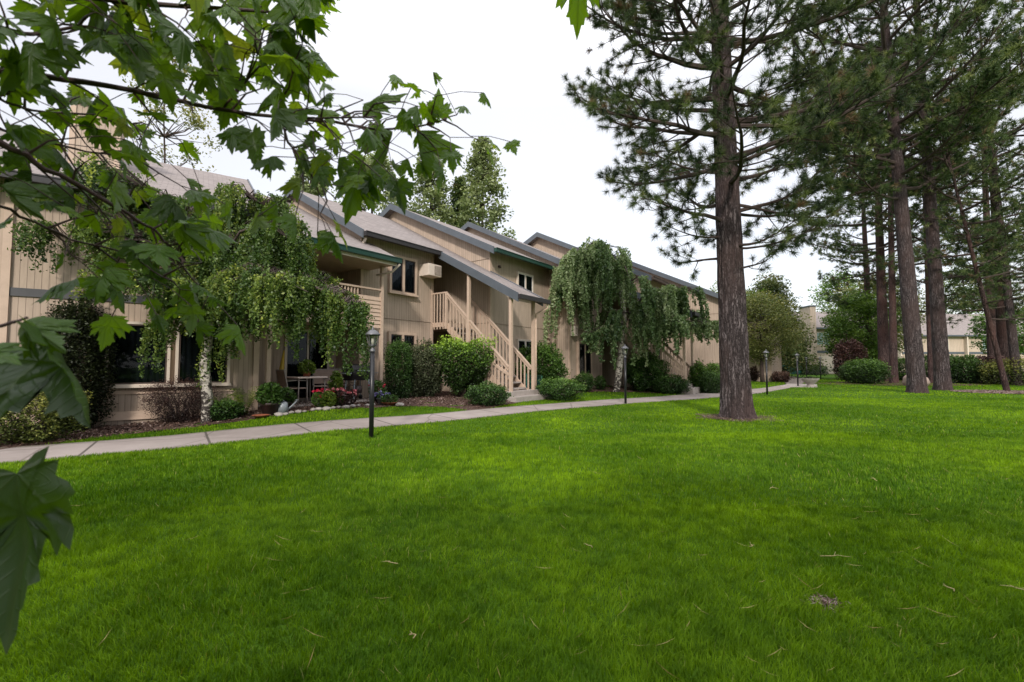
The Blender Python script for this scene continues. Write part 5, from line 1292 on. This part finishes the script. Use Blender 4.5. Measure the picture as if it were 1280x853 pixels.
trunk_top = Vector((-2.6, -2.2, 0))
m1 = [Vector((-2.5, -2.0, 2.6)), Vector((-2.0, -.6, 2.35)), at(-260, 60, .80), at(-60, 82, .88), at(0, 88, .92), at(130, 106, 1.0), at(290, 140, 1.08), at(420, 153, 1.12)]
P1 = branch(m1, .0125, .0032)
P1b = branch([at(420, 153, 1.12), at(470, 163, 1.14), at(528, 158, 1.15), at(560, 148, 1.16)], .0036, .0016)
P1c = branch([at(350, 148, 1.1), at(400, 148, 1.05), at(470, 146, 1.0)], .003, .0015)
m2 = [Vector((-2.3, -1.2, 1.9)), Vector((-1.5, .1, 1.75)), at(-120, 120, .78), at(0, 178, .85), at(75, 218, .92), at(150, 262, .98), at(200, 293, 1.02), at(225, 330, 1.05)]
P2 = branch(m2, .0095, .0018)
P3 = branch([at(20, 112, .95), at(-10, 120, .9), at(40, 140, .98), at(100, 142, 1.05), at(160, 148, 1.12), at(195, 180, 1.15)], .0035, .0012)
P4 = branch([at(350, 150, 1.1), at(365, 185, 1.08), at(392, 222, 1.06), at(420, 250, 1.05)], .003, .0012)
P5 = branch([at(280, 135, 1.08), at(310, 100, 1.05), at(325, 60, 1.02)], .003, .0012)
P6 = branch([at(-60, -30, .8), at(60, -10, .9), at(180, 5, 1.0), at(300, 12, 1.05), at(390, 20, 1.1)], .009, .002)
P7 = branch([at(-40, 30, .8), at(40, 45, .95), at(110, 30, 1.0), at(180, 60, 1.05)], .005, .0015)
P8 = branch([at(-40, 405, .60), at(0, 408, .62), at(20, 402, .63), at(32, 398, .64)], .003, .0015)
P9 = branch([at(345, 145, 1.1), at(360, 110, 1.06), at(372, 70, 1.02)], .003, .0012)
big = .105
P11 = branch([at(-80, 230, .8), at(10, 262, .88), at(90, 300, .95), at(160, 318, 1.0), at(215, 352, 1.02)], .0035, .0014); leafy(P11, .06, .09, .09, 2, .4)
P12 = branch([at(-60, 130, .85), at(20, 170, .95), at(110, 190, 1.05), at(185, 200, 1.1)], .0035, .0014); leafy(P12, .06, .09, .09, 2, .35)
leafy(P1, .085, .12, .09, 1, .35); leafy(P1b, .03, .08, .07, 2, .0); leafy(P1c, .045, .08, .08, 2)
leafy(P2, .065, .10, .085, 2, .45); leafy(P3, .06, .08, .085, 2); leafy(P4, .04, .09, .08, 2); leafy(P5, .05, .10, big, 2); leafy(P9, .05, .10, big, 2)
leafy(P6, .05, .14, .115, 2, .1); leafy(P7, .055, .12, .10, 1)
P10 = branch([at(-80, -120, .75), at(80, -90, .9), at(240, -60, 1.0), at(380, -40, 1.05)], .009, .002); leafy(P10, .055, .16, .115, 2)
# singular leaves that hang close to the lens
def near_leaf(u, v, Y, du, dv, size, nrm, var, tint=.35):
    p = at(u, v, Y); q = at(u + du, v + dv, Y * .98); add_leaf(p, q - p, Vector(nrm), size, var, tint)
p_ = at(62, 430, .66); q_ = at(172, 545, .66); add_leaf(p_, q_ - p_, Vector((.15, 1, .0)), .155, 4, .05)
near_leaf(-30, 436, .55, 60, 14, .065, (.1, -.5, 1), 0, .4); 
near_leaf(30, 402, .62, 32, 26, .075, (-.5, -.6, .7), 2, .3)
p_ = at(22, 592, .6); q_ = at(62, 800, .6); add_leaf(p_, q_ - p_, Vector((-.15, 1, .1)), .20, 1, .0)
near_leaf(2, 232, .85, 50, 60, .09, (-.7, -.5, .6), 4, .2)
near_leaf(378, -20, 1.0, 45, 80, .13, (.75, -.5, .4), 6, .3); near_leaf(722, -30, 1.0, 4, 55, .115, (0, -1, .3), 3, .6)
near_leaf(548, 146, 1.16, 0, -42, .07, (.1, -1, .4), 0, .5); near_leaf(490, 165, 1.15, -8, 75, .11, (.8, -.5, .1), 6, .3); near_leaf(522, 165, 1.15, -4, 80, .12, (-.7, -.6, .1), 6, .4)
near_leaf(450, 215, 1.08, -28, 85, .13, (.3, -.9, .4), 2, .5); near_leaf(455, 130, 1.1, 40, -22, .11, (.1, -.8, .5), 1, .3)
near_leaf(95, 348, .95, -70, 20, .10, (0, -.5, 1), 1, .3); near_leaf(215, 275, 1.0, 60, 60, .1, (-.6, -.5, .6), 4, .25)
near_leaf(15, 205, .9, -8, -60, .05, (0, -1, .2), 0, .3); near_leaf(35, 178, .95, 28, 18, .085, (.1, -1, .3), 0, .45)
mt_trunk = MB().tube([Vector((0, 0, -.1)), Vector((.02, .02, .8)), Vector((.05, .1, 1.9)), Vector((.1, .2, 2.6)), Vector((.2, .1, 4.2)), Vector((.1, -.2, 6))], [.22, .17, .15, .13, .09, .03], 14).build('trunk', M['maplebark'], mt)
for a, z, L in [(0.3, 2.4, 4.5), (-.5, 2.8, 5), (-1.1, 3.0, 4.5), (2.0, 2.7, 2.6), (3.3, 2.9, 3), (.0, 3.8, 4), (-.8, 4.2, 3.5), (-2.2, 3.2, 3)]:
    pts = [Vector((.1, .1, z)) + Vector((math.cos(a) * L * k / 4, math.sin(a) * L * k / 4, .25 * k)) for k in range(5)]; mbr.tube(pts, [.06, .045, .03, .018, .006], 7)
mbr.build('branch', M['maplebark'], mt, weld=False); pet.build('leaf_stalk', M['fern'] if False else M['maplebark'], mt, weld=False)
Vm = np.concatenate(mV); Fm = np.concatenate(mF); fo = mesh_np('foliage', Vm, Fm, M['maple'], mt, np.concatenate(mT), smooth=True)
ul = fo.data.uv_layers.new(name='UVMap'); ul.data.foreach_set('uv', np.concatenate(mUV).astype(np.float32).ravel())
# the rest of its crown, behind and above the viewer, shades the near lawn
ncr = 60000; P = np.empty((ncr, 3)); P[:, 0] = rng.uniform(-7.5, 8.5, ncr); P[:, 1] = rng.uniform(-7.5, -1.0, ncr); P[:, 2] = 1.9 + 3.6 * rng.random(ncr)
cl = np.sin(P[:, 0] * 1.7 + 1) * np.sin(P[:, 1] * 1.9) + .5 * np.sin(P[:, 2] * 3 + P[:, 0]); P = P[(cl > -.45) & (P[:, 1] + P[:, 2] / .6 < 4.6 + .8 * np.sin(P[:, 0] * 1.3)) & ((P[:, 1] < -1.3) | (P[:, 2] > 2.3))]
fo2 = leaves_mesh('crown', P - np.array(mo), .34, M['treegreen'], mt, np.clip(rng.normal(.35, .15, len(P)), 0, 1), aspect=.9)

# ------------------------------------------------------------------ litter on the lawn
def litter(u, v, L, ang, lab, name='dry_twig'):
    p = gpt(u, v); mb = MB(); pts = [Vector((L * (k / 5 - .5), .012 * math.sin(k * 1.9 + L * 40), .045 + .006 * math.sin(k))) for k in range(6)]
    o = mb.tube(pts, [.003, .0026, .0024, .002, .0016, .001], 5).tube([pts[2], pts[2] + Vector((L * .2, L * .16, .012))], [.0018, .001], 4).build(name, M['cushion'] if False else M['strawstem'])
    o.location = p; o.rotation_euler = (0, 0, ang); tag(o, lab, 'twig', 'dry twigs fallen on the lawn')
M['strawstem'] = simple('straw_stem', (.42, .33, .16), .7, .2, 20)
for a in [(1045, 704, .20, .1, 'longest straw coloured twig lying on the right of the lawn'), (487, 712, .12, 2.6, 'pale twig lying left of the middle foreground'), (515, 806, .06, 2.2, 'short twig near the bottom edge of the lawn'), (735, 690, .09, 2.0, 'slanting twig in the middle of the lawn'), (940, 690, .07, .8, 'small twig left of the longest straw coloured one'), (1268, 745, .11, 2.1, 'forked twig near the right edge of the lawn'), (1092, 604, .16, 1.3, 'forked pale twig in the bright part of the lawn'), (968, 616, .12, .2, 'thin twig below the large pine'), (1186, 745, .08, 1.4, 'upright pale grass straw right of the bare patch')]: litter(*a)
wp = gpt(1032, 757); n = 260; P = rng.normal(0, 1, (n, 3)) * np.array([.035, .03, .004]) + np.array([0, 0, .02])
o = leaves_mesh('dead_grass_patch', P, .035, M['chip'], None, np.clip(rng.normal(.7, .25, n), 0, 1), aspect=.18); o.location = wp; tag(o, 'small brown patch of dead grass in the right foreground', 'dead grass')
# bare needle litter at the foot of the big pine
n = 5200; a = rng.random(n) * 2 * PI; r = .40 + (.35 + .3 * np.sin(a * 3 + 1) ** 2) * rng.random(n) ** 1.3; P = np.stack([np.cos(a) * r, np.sin(a) * r * .9, .02 + .02 * rng.random(n)], 1)
o = leaves_mesh('needle_litter', P, .09, M['chip'], None, np.clip(rng.normal(.6, .2, n), 0, 1), aspect=.08, up=3); o.location = mp; tag(o, 'brown fallen pine needles round the foot of the large pine', 'pine litter', kind='stuff')
q = gpt(1259, 491); n = 2500; a = rng.random(n) * 2 * PI; r = 1.5 * rng.random(n) ** .5; P = np.stack([np.cos(a) * r * 1.4, np.sin(a) * r, .03 + .02 * rng.random(n)], 1)
o = leaves_mesh('needle_litter', P, .16, M['chip'], None, np.clip(rng.normal(.75, .15, n), 0, 1), aspect=.3, up=3); o.location = q; tag(o, 'dry pine needles on bare soil under the thin leaning pine', 'pine litter', kind='stuff')
n = 2200; y = 1.9 + 22 * rng.random(n) ** 1.4; x = (rng.random(n) * 2 - 1) * y * 1.1; kk = rng.random(n) < np.clip(.25 + .1 * x, .1, 1); x, y = x[kk], y[kk]; P = np.c_[x, y, gh(x, y) + .045 + .015 * rng.random(len(x))]
P = P[~inpoly(P[:, 0], P[:, 1], nograss[1])]
tag(leaves_mesh('fallen_needles', P, .11, M['straw'], None, np.clip(rng.normal(.5, .25, len(P)), 0, 1), aspect=.022, up=2.2), 'straw coloured pine needles scattered over the lawn', 'fallen needles', kind='stuff')
# mulch chips
n = 15000; A1 = rng.random(n); w = rng.random(n) ** .8 * .6; i0 = np.clip((A1 * 59).astype(int), 0, 58)
base = bedA[i0] * (1 - w[:, None]) + bedB[i0] * w[:, None] + rng.normal(0, .08, (n, 2)); P = np.c_[base, gh(base[:, 0], base[:, 1]) + .03 + .015 * rng.random(n)]
keep = ~inpoly(P[:, 0], P[:, 1], nograss[0]); P = P[keep]
tag(leaves_mesh('mulch_chips', P, .06, M['chip'], None, np.clip(rng.normal(.5, .25, len(P)), 0, 1), aspect=.4, up=1), 'loose bark chips covering the beds under the shrubs', 'mulch', kind='stuff')

# ------------------------------------------------------------------ light, sky, camera
ELEV = math.radians(31); AZ = math.radians(184)          # the sun stands behind the viewer
sd = Vector((math.sin(AZ) * math.cos(ELEV), math.cos(AZ) * math.cos(ELEV), math.sin(ELEV)))
sun = bpy.data.lights.new('sun', 'SUN'); sun.energy = 3.0; sun.angle = math.radians(5); sun.color = (1, .93, .84)
so = bpy.data.objects.new('sun', sun); COL.objects.link(so); so.rotation_euler = (-sd).to_track_quat('-Z', 'Y').to_euler(); so.location = sd * 50
w = bpy.data.worlds.new('World'); scene.world = w; w.use_nodes = True; nt = w.node_tree; nt.nodes.clear()
out = nt.nodes.new('ShaderNodeOutputWorld')
sky = nt.nodes.new('ShaderNodeTexSky'); sky.sky_type = 'NISHITA'; sky.sun_disc = False; sky.sun_elevation = ELEV; sky.sun_rotation = AZ
b1 = nt.nodes.new('ShaderNodeBackground'); b1.inputs[1].default_value = .05; nt.links.new(sky.outputs[0], b1.inputs[0])
b2_ = nt.nodes.new('ShaderNodeBackground'); tc = nt.nodes.new('ShaderNodeTexCoord'); n_ = nt.nodes.new('ShaderNodeTexNoise'); n_.inputs['Scale'].default_value = 1.3; n_.inputs['Detail'].default_value = 5
nt.links.new(tc.outputs['Generated'], n_.inputs[0])
cr = nt.nodes.new('ShaderNodeValToRGB'); cr.color_ramp.elements[0].position = .35; cr.color_ramp.elements[0].color = (.85, .835, .865, 1); cr.color_ramp.elements[1].position = .65; cr.color_ramp.elements[1].color = (1, .985, .99, 1)
nt.links.new(n_.outputs[0], cr.inputs[0]); nt.links.new(cr.outputs[0], b2_.inputs[0])
sp_ = nt.nodes.new('ShaderNodeSeparateXYZ'); nt.links.new(tc.outputs['Generated'], sp_.inputs[0])
mr = nt.nodes.new('ShaderNodeMapRange'); mr.inputs[1].default_value = .5; mr.inputs[2].default_value = 1.0; mr.inputs[3].default_value = .93; mr.inputs[4].default_value = 3.1
nt.links.new(sp_.outputs[2], mr.inputs[0]); nt.links.new(mr.outputs[0], b2_.inputs[1])
ad = nt.nodes.new('ShaderNodeAddShader'); nt.links.new(b1.outputs[0], ad.inputs[0]); nt.links.new(b2_.outputs[0], ad.inputs[1]); nt.links.new(ad.outputs[0], out.inputs[0])

cam = bpy.data.cameras.new('camera'); co = bpy.data.objects.new('camera', cam); COL.objects.link(co)
co.location = (0, 0, EYE); co.rotation_euler = (PI / 2 + PITCH, 0, 0); cam.sensor_width = 36; cam.lens = F / 1280 * 36
cam.clip_start = .05; cam.clip_end = 3000
cam.dof.use_dof = True; cam.dof.focus_distance = 12; cam.dof.aperture_fstop = 5.6
scene.camera = co
scene.view_settings.view_transform = 'Standard'; scene.view_settings.look = 'None'; scene.view_settings.exposure = 0; scene.view_settings.gamma = 1
scene.render.resolution_x = 1024; scene.render.resolution_y = 682
scene.cycles.max_bounces = 6; scene.cycles.transparent_max_bounces = 16; scene.cycles.diffuse_bounces = 4
